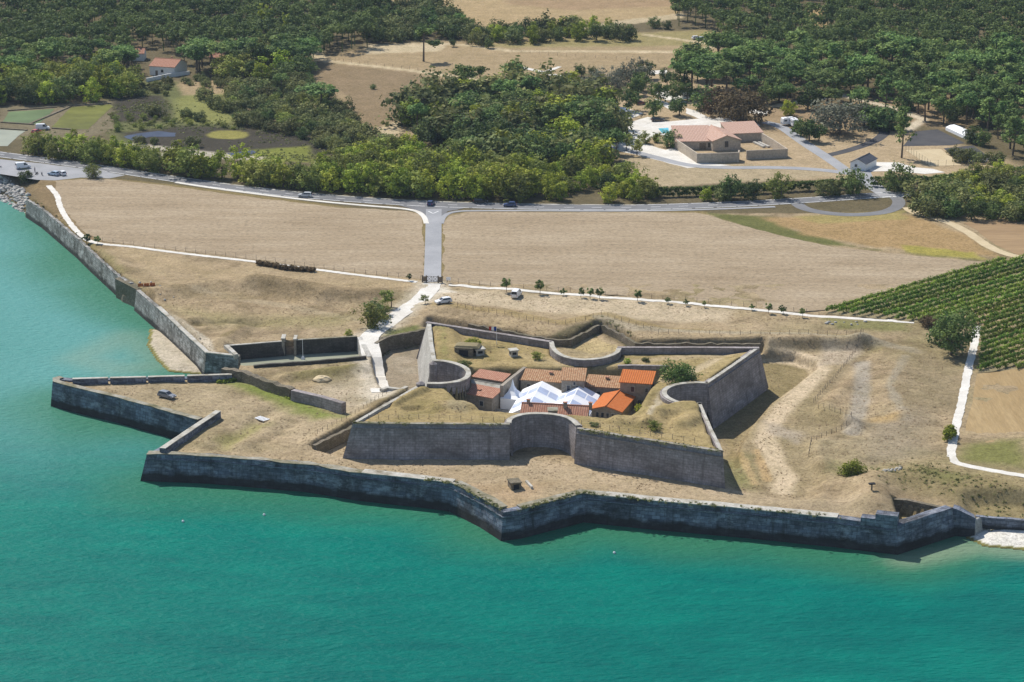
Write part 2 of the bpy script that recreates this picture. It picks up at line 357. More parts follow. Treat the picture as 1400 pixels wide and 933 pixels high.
def strip(name, pts, wl, wr, z0, z1, mat, parent=None, step=2.5, jit=0.0, kind=None, seed=5):
    """slab following a line: wl metres to the left of travel, wr to the right"""
    rs = random.Random(seed); p = dens([Vector(q) for q in pts], step); nn = miter(p); b = MB(); us = 0
    Lf = [(q.x-m.x*(wl+rs.uniform(-jit, jit)), q.y-m.y*(wl+rs.uniform(-jit, jit))) for q, m in zip(p, nn)]
    Rt = [(q.x+m.x*(wr+rs.uniform(-jit, jit)), q.y+m.y*(wr+rs.uniform(-jit, jit))) for q, m in zip(p, nn)]
    zz = [(q.z+z0, q.z+z1) for q in p]
    for i in range(len(p)-1):
        j = i+1; L = (p[j]-p[i]).length
        b.face([(*Rt[i], zz[i][1]), (*Rt[j], zz[j][1]), (*Lf[j], zz[j][1]), (*Lf[i], zz[i][1])], [(us, 0), (us+L, 0), (us+L, wl+wr), (us, wl+wr)])
        if z1-z0 > 0.02:
            b.face([(*Rt[i], zz[i][0]), (*Rt[j], zz[j][0]), (*Rt[j], zz[j][1]), (*Rt[i], zz[i][1])])
            b.face([(*Lf[j], zz[j][0]), (*Lf[i], zz[i][0]), (*Lf[i], zz[i][1]), (*Lf[j], zz[j][1])])
        us += L
    if z1-z0 > 0.02:
        b.face([(*Lf[0], zz[0][0]), (*Rt[0], zz[0][0]), (*Rt[0], zz[0][1]), (*Lf[0], zz[0][1])])
        b.face([(*Rt[-1], zz[-1][0]), (*Lf[-1], zz[-1][0]), (*Lf[-1], zz[-1][1]), (*Rt[-1], zz[-1][1])])
    o = b.obj(name, mat, parent)
    if kind: o['kind'] = kind
    return o
def sheet(name, poly, z, mat, kind='structure', parent=None, jit=0.0, step=0):
    """flat polygon; its edge is broken up by jit metres"""
    p = [Vector((q[0], q[1], 0)) for q in poly]
    if step: p = dens(p+[p[0]], step)[:-1]
    rs = random.Random(len(p)); p = [(q.x+rs.uniform(-jit, jit), q.y+rs.uniform(-jit, jit), z) for q in p]
    bm = bmesh.new(); f = bm.faces.new([bm.verts.new(q) for q in p]); bm.normal_update()
    if f.normal.z < 0: f.normal_flip()
    bmesh.ops.triangulate(bm, faces=[f]); me = bpy.data.meshes.new(name); bm.to_mesh(me); bm.free()
    o = link(name, me, mat, parent)
    if kind: o['kind'] = kind
    return o
# ================================================================== plan of the place
P = 5.5
FT = 13.0                                   # top of the fort's rampart
quay_top = [U(*p, 5.6) for p in [(36, 273), (58, 287), (107, 328), (124, 344.5), (161, 378), (178, 388)]]
quay_top2 = [U(*p, 5.6) for p in [(186, 397), (214, 421), (254, 458.6), (281.4, 484.5), (325.7, 489.5)]]
mole_top = [U(*p, 5.9) for p in [(318, 513.5), (200, 515.5), (99, 517.5), (82, 515.5), (72, 518), (71.4, 523), (100, 530.5), (164, 545.7), (270, 575)]]
sea_top = [U(*p, 5.9) for p in [(301, 563.5), (222, 610), (200.5, 621.5), (287, 625), (419, 636), (494, 648), (580, 657), (617.7, 662), (662, 684), (688, 700.5), (709, 698), (797, 676), (894, 686), (1020, 697), (1145, 709.5), (1199, 716), (1227, 719)]]
sea_top2 = [U(*p, 5.9) for p in [(1227, 719), (1302.5, 695)]]
sea_top3 = [U(1302.5, 696, 5.6), U(1318, 701, 5.1), U(1334, 707, 4.2)]
xy = lambda L: [(p.x, p.y) for p in L]
coast = ([(-3000, 1150), (-500, 745)]+UL([(-60, 236), (0, 245), (22, 262)])+xy(quay_top)+xy(quay_top2)+[U2(318, 505)]+xy(mole_top)+[U2(272, 573)]
         + xy(sea_top[2:])+xy(sea_top2[1:])+xy(sea_top3[1:])+UL([(1345, 708), (1400, 712)], 3.2)+[(300, 515), (3000, 430), (3000, 9000), (-3000, 9000)])
basin = UL([(309, 474), (390, 467), (404, 466), (488, 461), (502, 487.5), (450, 492.5), (400, 495.5), (347, 499.5), (327, 499), (326, 489.5)])
def arc(c0, c1, via, z=FT, n=10):
    """smooth run through three or more photograph points"""
    return [tuple(q) for q in smooth_line([U(*p, z) for p in [c0]+via+[c1]], 2)]
fS = [U(*p, FT) for p in [(482, 579.5), (560, 580.5), (697, 581.5)]]
aS = arc((698, 579.5), (788, 583), [(700, 573), (716, 567.5), (737, 566.5), (760, 568.5), (778, 573)])
fE = [U(*p, FT) for p in [(788.6, 587), (850, 597), (988.6, 619)]]
eE = [U(*p, FT) for p in [(988.6, 619), (971, 583), (958, 552)]]
aE = arc((958, 552), (967.7, 525), [(945, 553), (926, 550), (911, 542), (911, 533), (926, 526.5), (950, 524.5)])
nE = [U(*p, FT) for p in [(967.7, 525), (1000, 503), (1038, 476.5)]]
cN2 = [U(*p, FT) for p in [(1038, 476.5), (940, 476), (844, 476)]]
aN = arc((844, 478), (756.5, 469), [(841, 484), (825, 490.5), (797, 493.5), (772, 489), (758, 478.5)])
cN1 = [U(*p, FT) for p in [(756, 468.5), (670, 455), (584, 441.5)]]
fW = [U(*p, FT) for p in [(584, 441.5), (587, 470), (591, 495)]]
aW = arc((591, 495), (584, 524.8), [(612, 496.5), (632, 503), (639, 511), (634, 520), (610, 525)])
eW = [U(*p, FT) for p in [(576, 525.5), (530, 552), (482, 579.5)]]
fort_ring = [fS, aS, fE, eE, aE, nE, cN2, aN, cN1, fW, aW, eW]
fort = [(p[0], p[1]) for s in fort_ring for p in s]
yard = UL([(604, 534), (622, 553), (655, 567), (708, 571.5), (800, 575), (852, 581), (876, 568), (897, 529), (906, 516), (915, 499.5), (865, 499), (840, 500), (720, 501), (690, 500), (640, 503), (618, 516)], 11.8)
moatW = UL([(515, 470), (528, 462), (583, 451), (600, 470), (600, 520), (577, 523), (551, 536), (531, 536), (521, 522), (512, 497)])
northcut = UL([(590, 436), (640, 444), (712, 458), (722, 462), (780, 467), (798, 457), (820, 445), (845, 456), (868, 470), (930, 471), (1040, 472), (1044, 485), (1075, 497), (1060, 505), (1040, 510), (960, 480), (840, 478), (757, 472), (585, 445)])
ditchE = UL([(1036, 484), (1060, 477.5), (1192, 475), (1165, 500), (1126, 537), (1109, 552), (1112, 563), (1152, 581), (1099, 601), (1097, 622), (1110, 650), (1098, 680), (1012, 664), (985, 610), (972, 575), (1030, 525)])
ditchN = UL([(1036, 486), (1085, 487), (1109, 496), (1110, 505), (1080, 529), (1048, 552), (1017, 588), (1003, 618), (1004, 640), (988, 616), (972, 580), (1038, 528)], 4)
ditchW = UL([(433, 612), (480, 586), (561, 539), (577, 527), (500, 582), (470, 622)])
enclosure = UL([(1217, 687), (1296, 700), (1229, 716)])
beachR = UL([(1319, 736), (1330, 700), (1420, 700), (1600, 700), (1600, 760), (1420, 755), (1345, 748)], 0.1)
lowR = UL([(1338, 690), (1420, 690), (1600, 690), (1600, 720), (1400, 718), (1338, 714)], 4.0)
beachL = UL([(203, 446), (232, 450), (290, 490), (300, 512), (250, 508), (228, 506), (212, 490), (199, 470)], 0.6)
ravelin_back = UL([(310, 505), (347, 503), (450, 495), (503, 490), (512, 510), (517, 530), (470, 553), (400, 533)])
# ================================================================== terrain
def axis(segs):
    out = []
    for a, b, s in segs: out += list(np.arange(a, b, s))
    return np.array(out)
gx = axis([(-4000, -600, 200), (-600, -300, 20), (-300, -216, 3), (-216, -132, 1.2), (-132, 162, 0.6), (162, 300, 3), (300, 600, 20), (600, 4001, 200)])
gy = axis([(380, 440, 3), (440, 660, 0.6), (660, 840, 1.2), (840, 1250, 3), (1250, 1500, 25), (1500, 9000, 300)])
X, Y = np.meshgrid(gx, gy); Z = np.full(X.shape, -3.0)
land = sdist(X, Y, coast); Z = -3.0+8.5*sm(0.3, 1.2, land)
rough = (vnoise(X, Y, 9, 3)-.5)*.7+(vnoise(X, Y, 2.2, 4)-.5)*.22
onland = land > 2.0
near = (Y < 640) & (np.abs(X) < 150)
def lower(poly, z, soft=1.2, only=None):
    global Z
    m = sm(-soft, 0.0, sdist(X, Y, poly)) if soft > 0.5 else sm(0, .5, sdist(X, Y, poly))
    if only is not None: m = m*only
    Z = Z*(1-m)+z*m
Z = Z+np.where(onland & near, rough, 0)
def bump(pts, amp, wd, z=P, sharp=2.0):
    global Z
    L = UL(pts, z); Z = Z+amp*np.exp(-(line_d(X, Y, L)/wd)**sharp)*onland
# the west land: low earthworks
for pts, a, wd in [([(200, 405), (290, 392), (440, 400)], 1.3, 6), ([(270, 440), (330, 452), (300, 470)], 1.0, 4), ([(350, 395), (440, 408), (520, 405)], 1.6, 5),
                   ([(215, 425), (262, 462)], 0.8, 3), ([(275, 442), (350, 440)], -1.5, 3.5), ([(140, 345), (180, 372)], .6, 3),
                   ([(395, 518), (450, 512), (500, 505)], 1.1, 3.5), ([(300, 610), (345, 580), (368, 562)], -0.6, 3.0), ([(360, 600), (400, 577)], -0.5, 3.0), ([(330, 612), (372, 590)], .5, 2.5)]:
    bump(pts, a*1.5, wd*.85)
# glacis north of the fort and covered way to the east
bump([(610, 424), (690, 436), (760, 452), (800, 443), (822, 436), (850, 447), (900, 462), (1000, 464), (1100, 466)], 1.3, 7)
bump([(1045, 472), (1120, 471), (1178, 467)], .9, 4)
bump([(1178, 468), (1140, 515), (1112, 548), (1122, 562), (1158, 578)], 1.5, 3.5)
bump([(1158, 578), (1105, 597), (1102, 622), (1120, 640)], 1.3, 3.2)
bump([(1185, 490), (1180, 560), (1165, 590)], -0.6, 4); bump([(1240, 480), (1220, 530), (1240, 570)], 0.7, 4)
bump([(1105, 640), (1150, 668), (1200, 690)], 0.9, 4); bump([(1195, 665), (1200, 700)], 2.0, 4.5); bump([(1100, 690), (1180, 695)], 0.8, 3)
bump([(1200, 655), (1260, 650), (1330, 660), (1400, 690)], 1.0, 6); bump([(1207, 568), (1208, 569)], -0.5, 2)
bump([(1032, 622), (1040, 660)], 0.9, 3)
bump([(428, 608), (478, 583), (528, 551), (556, 536)], 1.1, 2.6)
bump([(600, 672), (690, 668), (760, 662), (900, 675)], 0.25, 3)
lower(northcut, 3.2, 2.0)
vcut = UL([(762, 470), (800, 458), (820, 449), (846, 460), (866, 472), (815, 480)])
lower(vcut, 4.6, 2.5)
lower(ditchE, 4.4, 4.2); lower(ditchN, 2.2, 1.6); lower(ditchW, 4.0, 1.5); lower(moatW, 2.2, 1.0)
# inside the fort
sdF = sdist(X, Y, fort); inF = sm(0.3, 1.0, sdF)
south = sm(U(800, 505, 12).y, U(800, 548, 12).y, Y)*0+1-sm(U(800, 548, 12).y, U(800, 505, 12).y, Y)
hin = 11.7+1.15*south+rough*0.8
par = [(p[0], p[1]) for s in (eE, nE) for p in s[:]]
hin = np.maximum(hin, 12.85-0.16*np.maximum(line_d(X, Y, xy(nE)), 0))
SWP = [(537, 556.5), (560, 546), (581, 536)]
for pts, a, wd in [([(537, 557), (558, 547), (579, 537)], .9, 1.3), ([(604, 560), (640, 560)], 1.0, 2.8), ([(848, 581), (878, 584)], 1.2, 2.6), ([(905, 568), (940, 565)], 1.4, 4.2),
                   ([(935, 585), (948, 578)], 1.3, 2.6), ([(905, 545), (900, 560)], -0.8, 3), ([(560, 562), (572, 562)], -1.0, 1.6), ([(893, 585), (896, 575)], .8, 2.2), 
                   ([(607, 452), (611, 500)], 1.3, 3.4), ([(640, 478), (652, 476)], 1.2, 3.0), ([(1000, 498), (960, 518)], .6, 4)]:
    hin = hin+a*np.exp(-(line_d(X, Y, UL(pts, 12.0))/wd)**4)
Z = Z*(1-inF)+hin*inF
yd = sdist(X, Y, yard); ym = sm(0.0, 4.0, yd)*0.999
Z = np.where(sdF > 1.2, Z*(1-ym)+(6.4+rough*.2)*ym, Z)
lower(lowR, 3.3, 5.0, land > 0); lower(basin, -1.0, 0); lower(enclosure, 3.4, 0)
Z = np.where(sdist(X, Y, beachR) > 0, np.maximum(Z, np.minimum(0.15*sdist(X, Y, beachR)+.02, 2.7)), Z)
Z = np.where(sdist(X, Y, beachL) > 0, np.maximum(Z, np.minimum(0.16*sdist(X, Y, beachL)+.02, 0.7)), Z)
riprap = UL([(-40, 226), (0, 238), (30, 262), (20, 265), (-40, 246)], 1.5)
Z = np.where(X < U(37, 273, 5.6).x-1.5, np.minimum(Z, np.maximum(-3, .1+land*.42)), Z)
# ---- what grows or lies on it: one colour per place
def C3(r, g, b): return np.array([r, g, b], dtype=np.float64)
n1 = vnoise(X, Y, 26, 21); n2 = vnoise(X, Y, 6, 22, 4); n3 = vnoise(X, Y, 60, 23)
DG, OL, BARE, DRY, DK = C3(.375, .29, .185), C3(.21, .19, .085), C3(.43, .345, .235), C3(.40, .29, .15), C3(.20, .15, .09)
colr = DG[None, None]*np.ones(X.shape+(3,))
def lay(m, c):
    global colr
    m = np.clip(m, 0, 1)[..., None]; colr = colr*(1-m)+np.asarray(c)*m
lay(sm(.45, .72, n1)*.6, OL); lay(sm(.5, .75, n3)*.5, BARE); lay(sm(.50, .72, n2)*.55, DK); lay(sm(.42, .2, n2)*.5, C3(.42, .33, .20)); n4 = vnoise(X, Y, 2.6, 27, 3); lay(sm(.55, .8, n4)*.4, C3(.19, .15, .085)); lay(sm(.4, .2, n4)*.4, C3(.46, .37, .24))
wob = (vnoise(X, Y, 5, 31)-.5)*2
def paint(pts, c, soft=2.0, a=1.0, z=P, wobble=2.0):
    poly = UL(pts, z); lay(sm(-soft, soft, sdist(X, Y, poly)+wob*wobble)*a, c)
def stroke(pts, c, wd, a=1.0, z=P, wobble=0.6):
    lay(sm(wd*1.5, wd*.5, line_d(X, Y, UL(pts, z))+wob*wobble)*a, c)
# far land
FOREST = C3(.095, .08, .045); MEAD = C3(.36, .275, .165); MARSH = C3(.062, .055, .042); SAND = C3(.52, .43, .29); GRN = C3(.17, .175, .06)
lay(sm(U(0, 215).y, U(0, 208).y, Y)*0+(Y > U(700, 292).y)*.9, FOREST*1.25)
paint([(430, 82), (520, 60), (650, 55), (980, 40), (985, 78), (900, 95), (800, 100), (700, 110), (560, 190), (520, 185), (430, 110)], MEAD, 3)
paint([(430, 85), (560, 98), (600, 108), (560, 165), (500, 190), (470, 130), (430, 115)], C3(.255, .19, .115), 4)
paint([(880, 45), (985, 40), (985, 62), (700, 65), (640, 62)], C3(.30, .255, .12), 3)
paint([(430, -30), (940, -30), (935, 22), (760, 35), (660, 38), (600, 10), (520, -5)], C3(.40, .30, .17), 4)
paint([(690, -30), (940, -30), (930, 8), (780, 14), (690, 5)], C3(.33, .23, .14), 4, .8)
paint([(790, 36), (935, 17), (935, 25), (800, 40)], SAND*.95, 1, .9)
paint([(1085, 15), (1125, 12), (1130, 38), (1090, 35)], C3(.40, .29, .15), 2)
paint([(520, -10), (585, -5), (590, 18), (530, 18)], C3(.34, .26, .15), 2)
paint([(820, 100), (950, 95), (1060, 150), (1180, 170), (1290, 190), (1390, 225), (1390, 240), (1150, 245), (870, 250), (840, 190)], C3(.42, .325, .21), 4)
paint([(850, 215), (1120, 232), (1150, 240), (890, 258), (870, 248)], C3(.40, .325, .215), 2)
paint([(955, 170), (1100, 150), (1200, 165), (1180, 190), (1080, 185)], C3(.30, .22, .13), 4, .8)
paint([(1010, 150), (1300, 130), (1330, 180), (1200, 165), (1060, 165)], C3(.33, .24, .15), 5, .8)
paint([(140, 112), (210, 110), (300, 115), (330, 180), (310, 215), (150, 200), (150, 160)], C3(.14, .15, .06), 3)
paint([(238, 135), (300, 120), (320, 170), (240, 165)], GRN*1.35, 3)
paint([(240, 112), (300, 108), (320, 128), (250, 130)], MEAD, 2)
paint([(150, 132), (225, 130), (235, 165), (150, 168)], MARSH, 3)
paint([(160, 182), (250, 172), (340, 175), (460, 188), (455, 212), (330, 218), (200, 205)], MARSH, 3)
paint([(345, 205), (420, 200), (430, 222), (340, 222)], C3(.20, .22, .05), 2)
paint([(281+0, 184), (290, 180), (305, 178), (322, 178.5), (336, 181), (342, 185), (334, 189), (318, 190.5), (300, 189.5), (287, 187.5)], C3(.27, .25, .075), 1.0, 1, wobble=1.5)
paint([(0, 145), (150, 138), (160, 175), (110, 190), (0, 190)], C3(.20, .17, .11), 2)
paint([(515, 175), (548, 165), (540, 195), (522, 196)], SAND, 2)
paint([(500, 60), (545, 60), (610, 58), (605, 70), (500, 74)], SAND, 1)
for pts, wd in [([(436, 82), (560, 96), (640, 108), (720, 118)], 2.0), ([(610, 60), (640, 62), (700, 70), (940, 71), (985, 62)], 2.0), ([(880, 47), (985, 62)], 1.6), ([(420, 60), (440, 80)], 3)]: stroke(pts, SAND*1.05, wd)
stroke([(60, 205), (130, 203), (200, 212), (350, 216)], C3(.50, .45, .36), 3)
stroke([(180, 198), (260, 208), (330, 214)], C3(.46, .42, .35), 3.0)
stroke([(1060, 145), (1150, 130), (1230, 150), (1262, 163), (1240, 178)], C3(.60, .52, .41), 2.0)
# verge of the road and the rough ground by the lay-by
paint([(958, 290), (1060, 297), (1080, 312), (1180, 340), (1340, 356), (1280, 350), (1120, 334), (1040, 318)], C3(.14, .145, .05), 1.5)
paint([(1040, 298), (1230, 290), (1320, 320), (1365, 352), (1200, 338), (1100, 320)], C3(.36, .25, .125), 2)
paint([(1230, 335), (1330, 345), (1350, 355), (1240, 345)], C3(.33, .29, .075), 1.2)
paint([(1080, 296), (1240, 288), (1235, 300), (1120, 306)], C3(.33, .29, .11), 1.5, .7)
stroke([(30, 262), (78, 246), (158, 246), (300, 262), (480, 286), (575, 292), (580, 380)], C3(.24, .19, .09), 1.6)
stroke([(604, 385), (606, 300), (640, 290), (960, 291)], C3(.24, .19, .09), 1.6)
# ground round the fort
paint([(585, 398), (620, 396), (900, 412), (1000, 425), (990, 440), (880, 440), (700, 425), (600, 412)], C3(.52, .43, .31), 3, .85)
stroke([(600, 420), (700, 434), (770, 447), (830, 436), (900, 455), (1160, 465)], C3(.31, .235, .10), 2.5, .6)
stroke([(750, 470), (800, 452), (823, 446)], C3(.12, .105, .06), 2.5, .9); stroke([(823, 446), (866, 470)], C3(.16, .13, .075), 2.0, .8)
paint(([(770, 478), (818, 457), (855, 474), (815, 482)]), C3(.44, .35, .19), 1.5)
stroke([(820, 440), (870, 456), (980, 460), (1160, 466), (1210, 470), (1250, 482)], C3(.37, .33, .26), 2.0, .6)
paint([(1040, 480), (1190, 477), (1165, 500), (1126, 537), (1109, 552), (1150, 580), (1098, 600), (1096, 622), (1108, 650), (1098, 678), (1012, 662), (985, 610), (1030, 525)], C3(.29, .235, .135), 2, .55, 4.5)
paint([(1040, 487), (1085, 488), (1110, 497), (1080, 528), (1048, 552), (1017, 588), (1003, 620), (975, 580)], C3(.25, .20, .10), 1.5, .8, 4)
stroke([(1045, 481), (1085, 484), (1118, 492), (1122, 505), (1100, 530), (1070, 560), (1052, 585), (1048, 605), (1058, 630), (1075, 655), (1070, 672)], C3(.56, .455, .32), 2.4, 1.0, 4.4, .8)
paint([(1125, 480), (1180, 478), (1160, 500), (1128, 500)], C3(.47, .40, .31), 1.5, .9, 4)
paint([(1120, 478), (1175, 472), (1150, 495), (1120, 492)], C3(.44, .36, .27), 2, .8)
paint([(1045, 570), (1100, 590), (1090, 600), (1060, 590)], C3(.40, .34, .27), 2, .8)
stroke([(1180, 492), (1178, 545), (1165, 588)], C3(.36, .325, .275), 2.0, .8); stroke([(1238, 490), (1216, 530), (1240, 575)], C3(.34, .31, .25), 1.2, .6)
paint([(1180, 575), (1260, 560), (1270, 620), (1180, 640)], C3(.29, .245, .18), 6, .7); paint([(1190, 565), (1235, 565), (1225, 576), (1195, 575)], DRY, 2)
paint([(1240, 480), (1300, 480), (1305, 560), (1250, 560)], C3(.28, .225, .14), 6, .8)
paint([(1130, 435), (1240, 440), (1240, 455), (1150, 450)], C3(.20, .20, .075), 2, .8)
paint([(1320, 607), (1400, 600), (1400, 640), (1320, 630)], C3(.20, .20, .07), 3); paint([(1220, 640), (1400, 660), (1400, 705), (1300, 690), (1210, 665)], C3(.25, .205, .105), 5, .8)
paint([(1250, 645), (1330, 655), (1290, 665)], GRN, 3, .7); paint([(1140, 630), (1180, 640), (1160, 655), (1130, 650)], GRN, 3, .5)
paint([(985, 610), (1020, 620), (1030, 665), (1000, 660)], C3(.23, .225, .095), 4, .8); stroke([(1035, 610), (1050, 650)], C3(.46, .33, .18), 1.0, .9); stroke([(1012, 610), (1032, 655)], C3(.44, .33, .18), 0.8, .9)
paint([(1000, 660), (1180, 690), (1190, 710), (900, 680)], C3(.40, .32, .215), 3, .8)
paint([(200, 615), (470, 625), (700, 635), (1000, 680), (990, 690), (700, 690), (600, 655), (210, 622)], C3(.39, .305, .20), 3, .75)
paint([(640, 665), (760, 660), (700, 692)], C3(.42, .305, .19), 3, .7)
stroke([(430, 580), (420, 605), (470, 625), (700, 635), (990, 675)], C3(.44, .35, .24), 4.5, .7)
paint([(110, 522), (300, 530), (390, 560), (420, 600), (260, 580)], C3(.40, .325, .215), 4, .6)
paint([(300, 522), (330, 521), (400, 540), (470, 570), (430, 572), (360, 545)], C3(.19, .23, .055), 3, .95)
paint([(295, 600), (350, 575), (365, 580), (310, 615)], C3(.27, .25, .10), 2.5, .8)
paint([(420, 535), (510, 505), (520, 540), (480, 565), (440, 550)], C3(.46, .39, .29), 4, .8)
paint([(400, 515), (495, 503), (495, 510), (400, 524)], C3(.22, .19, .075), 2, .7)
paint([(346, 395), (430, 392), (520, 408), (400, 415), (350, 405)], C3(.29, .22, .13), 2.5, .8)
stroke([(140, 340), (300, 375), (480, 395), (560, 385)], C3(.40, .31, .19), 5, .6)
stroke([(270, 400), (400, 420), (500, 440)], C3(.40, .325, .22), 1.6, .8)
stroke([(268, 443), (300, 447), (336, 443)], C3(.20, .155, .085), 1.6, .9); stroke([(330, 452), (305, 466)], C3(.24, .19, .10), 1.2, .7); stroke([(180, 372), (235, 398), (262, 405), (340, 408)], C3(.27, .21, .12), 2.0, .6)
paint([(230, 420), (330, 432), (480, 430), (470, 445), (300, 450)], C3(.28, .25, .115), 5, .6)
stroke([(60, 250), (75, 275), (110, 320), (128, 338)], C3(.25, .18, .10), 6, .8)
paint([(36, 270), (130, 335), (200, 400), (180, 390), (60, 290)], C3(.22, .20, .08), 2, .7)
stroke([(590, 388), (576, 410), (528, 443), (505, 460), (507, 482), (517, 525), (520, 540)], C3(.60, .54, .45), 4.2, .7, P, 1.5)
paint([(585, 394), (612, 392), (625, 400), (590, 404)], C3(.66, .61, .53), 1.5, .9); paint([(505, 535), (535, 533), (530, 548), (500, 552)], C3(.62, .56, .47), 2, .7)
# dry moat: mud, reeds and a last pool
paint([(522, 470), (590, 455), (596, 520), (560, 535), (530, 535), (515, 500)], C3(.30, .25, .185), 2, 1)
paint([(530, 487), (556, 486), (560, 496), (530, 500)], C3(.42, .36, .28), 2, .7, 2.2)
paint([(525, 464), (575, 456), (577, 466), (530, 474)], C3(.15, .17, .055), 1.5, .9, 3); paint([(548, 503), (575, 500), (572, 512), (548, 512)], C3(.40, .35, .28), 1.5, .6, 2.2)
# within the rampart
GF = C3(.36, .28, .13)
lay(inF*.75, GF); lay(inF*sm(.5, .8, n2)*.5, C3(.24, .205, .085))
paint([(690, 480), (830, 500), (960, 500), (1000, 495), (960, 515), (880, 505), (740, 500)], C3(.43, .345, .205), 3, .6, 11.8)
stroke([(770, 497), (880, 492), (1010, 484)], C3(.45, .36, .23), 1.6, .8, 11.8); stroke([(980, 492), (940, 515), (910, 522)], C3(.45, .37, .25), 1.6, .8, 11.8)
paint([(620, 548), (650, 545), (640, 570), (600, 565)], C3(.33, .28, .18), 1.5, .7, 12); stroke([(905, 540), (893, 570), (885, 580)], C3(.46, .40, .30), 0.9, .8, 12)
paint([(600, 450), (612, 450), (614, 500), (604, 500)], C3(.25, .235, .09), 1, .8, 12)
lay(sm(3.0, 6.0, yd)*(sdF > 1), C3(.46, .42, .36))
lay(sm(.2, -.2, sdist(X, Y, enclosure))*0+sm(-.3, .5, sdist(X, Y, enclosure)), C3(.30, .24, .13))
lay(sm(0, 1.5, sdist(X, Y, beachR))*(land < .6), C3(.74, .72, .68)); lay(sm(0, 1.2, sdist(X, Y, beachL)), C3(.50, .44, .35)); lay(((land < 0) & (Z < 0.22))*1.0, C3(.22, .21, .07))
lay(sm(0, 2, sdist(X, Y, riprap)), C3(.35, .33, .30))
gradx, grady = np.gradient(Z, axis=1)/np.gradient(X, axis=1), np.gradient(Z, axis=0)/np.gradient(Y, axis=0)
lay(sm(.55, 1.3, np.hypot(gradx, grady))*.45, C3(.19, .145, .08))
idx = np.arange(X.size).reshape(X.shape)
F = np.stack([idx[:-1, :-1], idx[:-1, 1:], idx[1:, 1:], idx[1:, :-1]], -1).reshape(-1, 4)
k = NT('land'); at = k.n('Attribute', attribute_name='Col'); v = k.coord('Pos')
f1 = k.noise(v, 0.9, 6, 0.75); f2 = k.noise(v, 0.16, 5, 0.7)
c = k.mix(1.0, at.outputs['Color'], k.ramp(f1, [(0.28, (.52, .50, .46)), (0.5, (.92, .92, .90)), (0.72, (1.18, 1.16, 1.10))]), 'MULTIPLY')
f3 = k.noise(v, 2.6, 4, 0.8); c = k.mix(1.0, c, k.ramp(f3, [(0.3, (.62, .60, .58)), (0.5, (1.0, 1.0, 1.0)), (0.7, (1.24, 1.22, 1.18))]), 'MULTIPLY')
c = k.mix(1.0, c, k.ramp(f2, [(0.3, (.80, .80, .74)), (0.7, (1.14, 1.12, 1.12))]), 'MULTIPLY')
k.col(c); k.rough(1.0, 0.08); k.bump(f1, 0.7, 0.25)
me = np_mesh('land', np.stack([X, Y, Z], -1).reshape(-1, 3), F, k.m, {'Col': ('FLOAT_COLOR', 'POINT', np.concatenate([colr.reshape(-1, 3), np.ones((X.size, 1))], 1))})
me.polygons.foreach_set('use_smooth', np.ones(len(me.polygons), bool))
tag(link('ground', me), kind='structure')
_zx, _zy = gx, gy
def H(x, y):
    i = min(max(int(np.searchsorted(_zx, x))-1, 0), len(_zx)-2); j = min(max(int(np.searchsorted(_zy, y))-1, 0), len(_zy)-2)
    u = (x-_zx[i])/(_zx[i+1]-_zx[i]); v_ = (y-_zy[j])/(_zy[j+1]-_zy[j])
    return float((Z[j, i]*(1-u)+Z[j, i+1]*u)*(1-v_)+(Z[j+1, i]*(1-u)+Z[j+1, i+1]*u)*v_)
def G(px, py, z=P):
    """point on the ground at photograph coordinates"""
    for _ in range(4):
        p = U(px, py, z); z = H(p.x, p.y)
    return Vector((p.x, p.y, z))
# ================================================================== sea
sx_ = axis([(-6000, -400, 280), (-400, 400, 3.0), (400, 6001, 280)]); sy_ = axis([(-3000, 300, 150), (300, 760, 3.0), (760, 1400, 60)])
SX, SY = np.meshgrid(sx_, sy_); sd_ = -sdist(SX, SY, coast)
bay = sm(115, 8, line_d(SX, SY, UL([(-60, 300), (20, 300), (100, 400), (200, 480), (150, 500)], 0)))
bay = np.maximum(bay, .72*sm(85, 10, line_d(SX, SY, UL([(-200, 300), (-50, 430), (40, 520), (100, 480)], 0))))
bankw = (vnoise(SX, SY, 40, 41)-.5)
shal = sm(26, 0, sd_+bankw*26)*sm(U(150, 0, 0).x, U(330, 0, 0).x, SX)
bed = sm(10, 0, line_d(SX, SY, UL([(215, 500), (160, 505), (110, 490), (170, 460), (215, 490)], 0)))*.8
strk = sm(8, 0, line_d(SX, SY, UL([(1240, 765), (1330, 748), (1420, 756)], 0)))*.7
idx = np.arange(SX.size).reshape(SX.shape); F = np.stack([idx[:-1, :-1], idx[:-1, 1:], idx[1:, 1:], idx[1:, :-1]], -1).reshape(-1, 4)
k = NT('sea_water'); v = k.coord('Pos'); A = lambda n_: k.n('Attribute', attribute_name=n_).outputs['Fac']
big = k.noise(k.coord('Pos', (0.4, 1.0, 1), (0, 0, R(-12))), 0.012, 5, 0.6)
c = k.ramp(big, [(0.3, (0.0, 0.110, 0.096)), (0.5, (0.0, 0.146, 0.117)), (0.7, (0.0, 0.174, 0.132))])
med = k.noise(k.coord('Pos', (0.5, 1.4, 1), (0, 0, R(-8))), 0.12, 5, 0.7)
c = k.mix(1.0, c, k.ramp(med, [(0.3, (.84, .80, .86)), (0.7, (1.12, 1.16, 1.10))]), 'MULTIPLY')
c = k.mix(A('bay'), c, (0.095, 0.285, 0.260)); c = k.mix(A('shallow'), c, (0.040, 0.165, 0.085)); c = k.mix(A('bed'), c, (0.24, 0.30, 0.20))
k.col(c); k.rough(0.35, 0.05); k.b.inputs['IOR'].default_value = 1.33
w1 = k.noise(k.coord('Pos', (0.6, 1.3, 1), (0, 0, R(20))), 0.55, 4, 0.6)
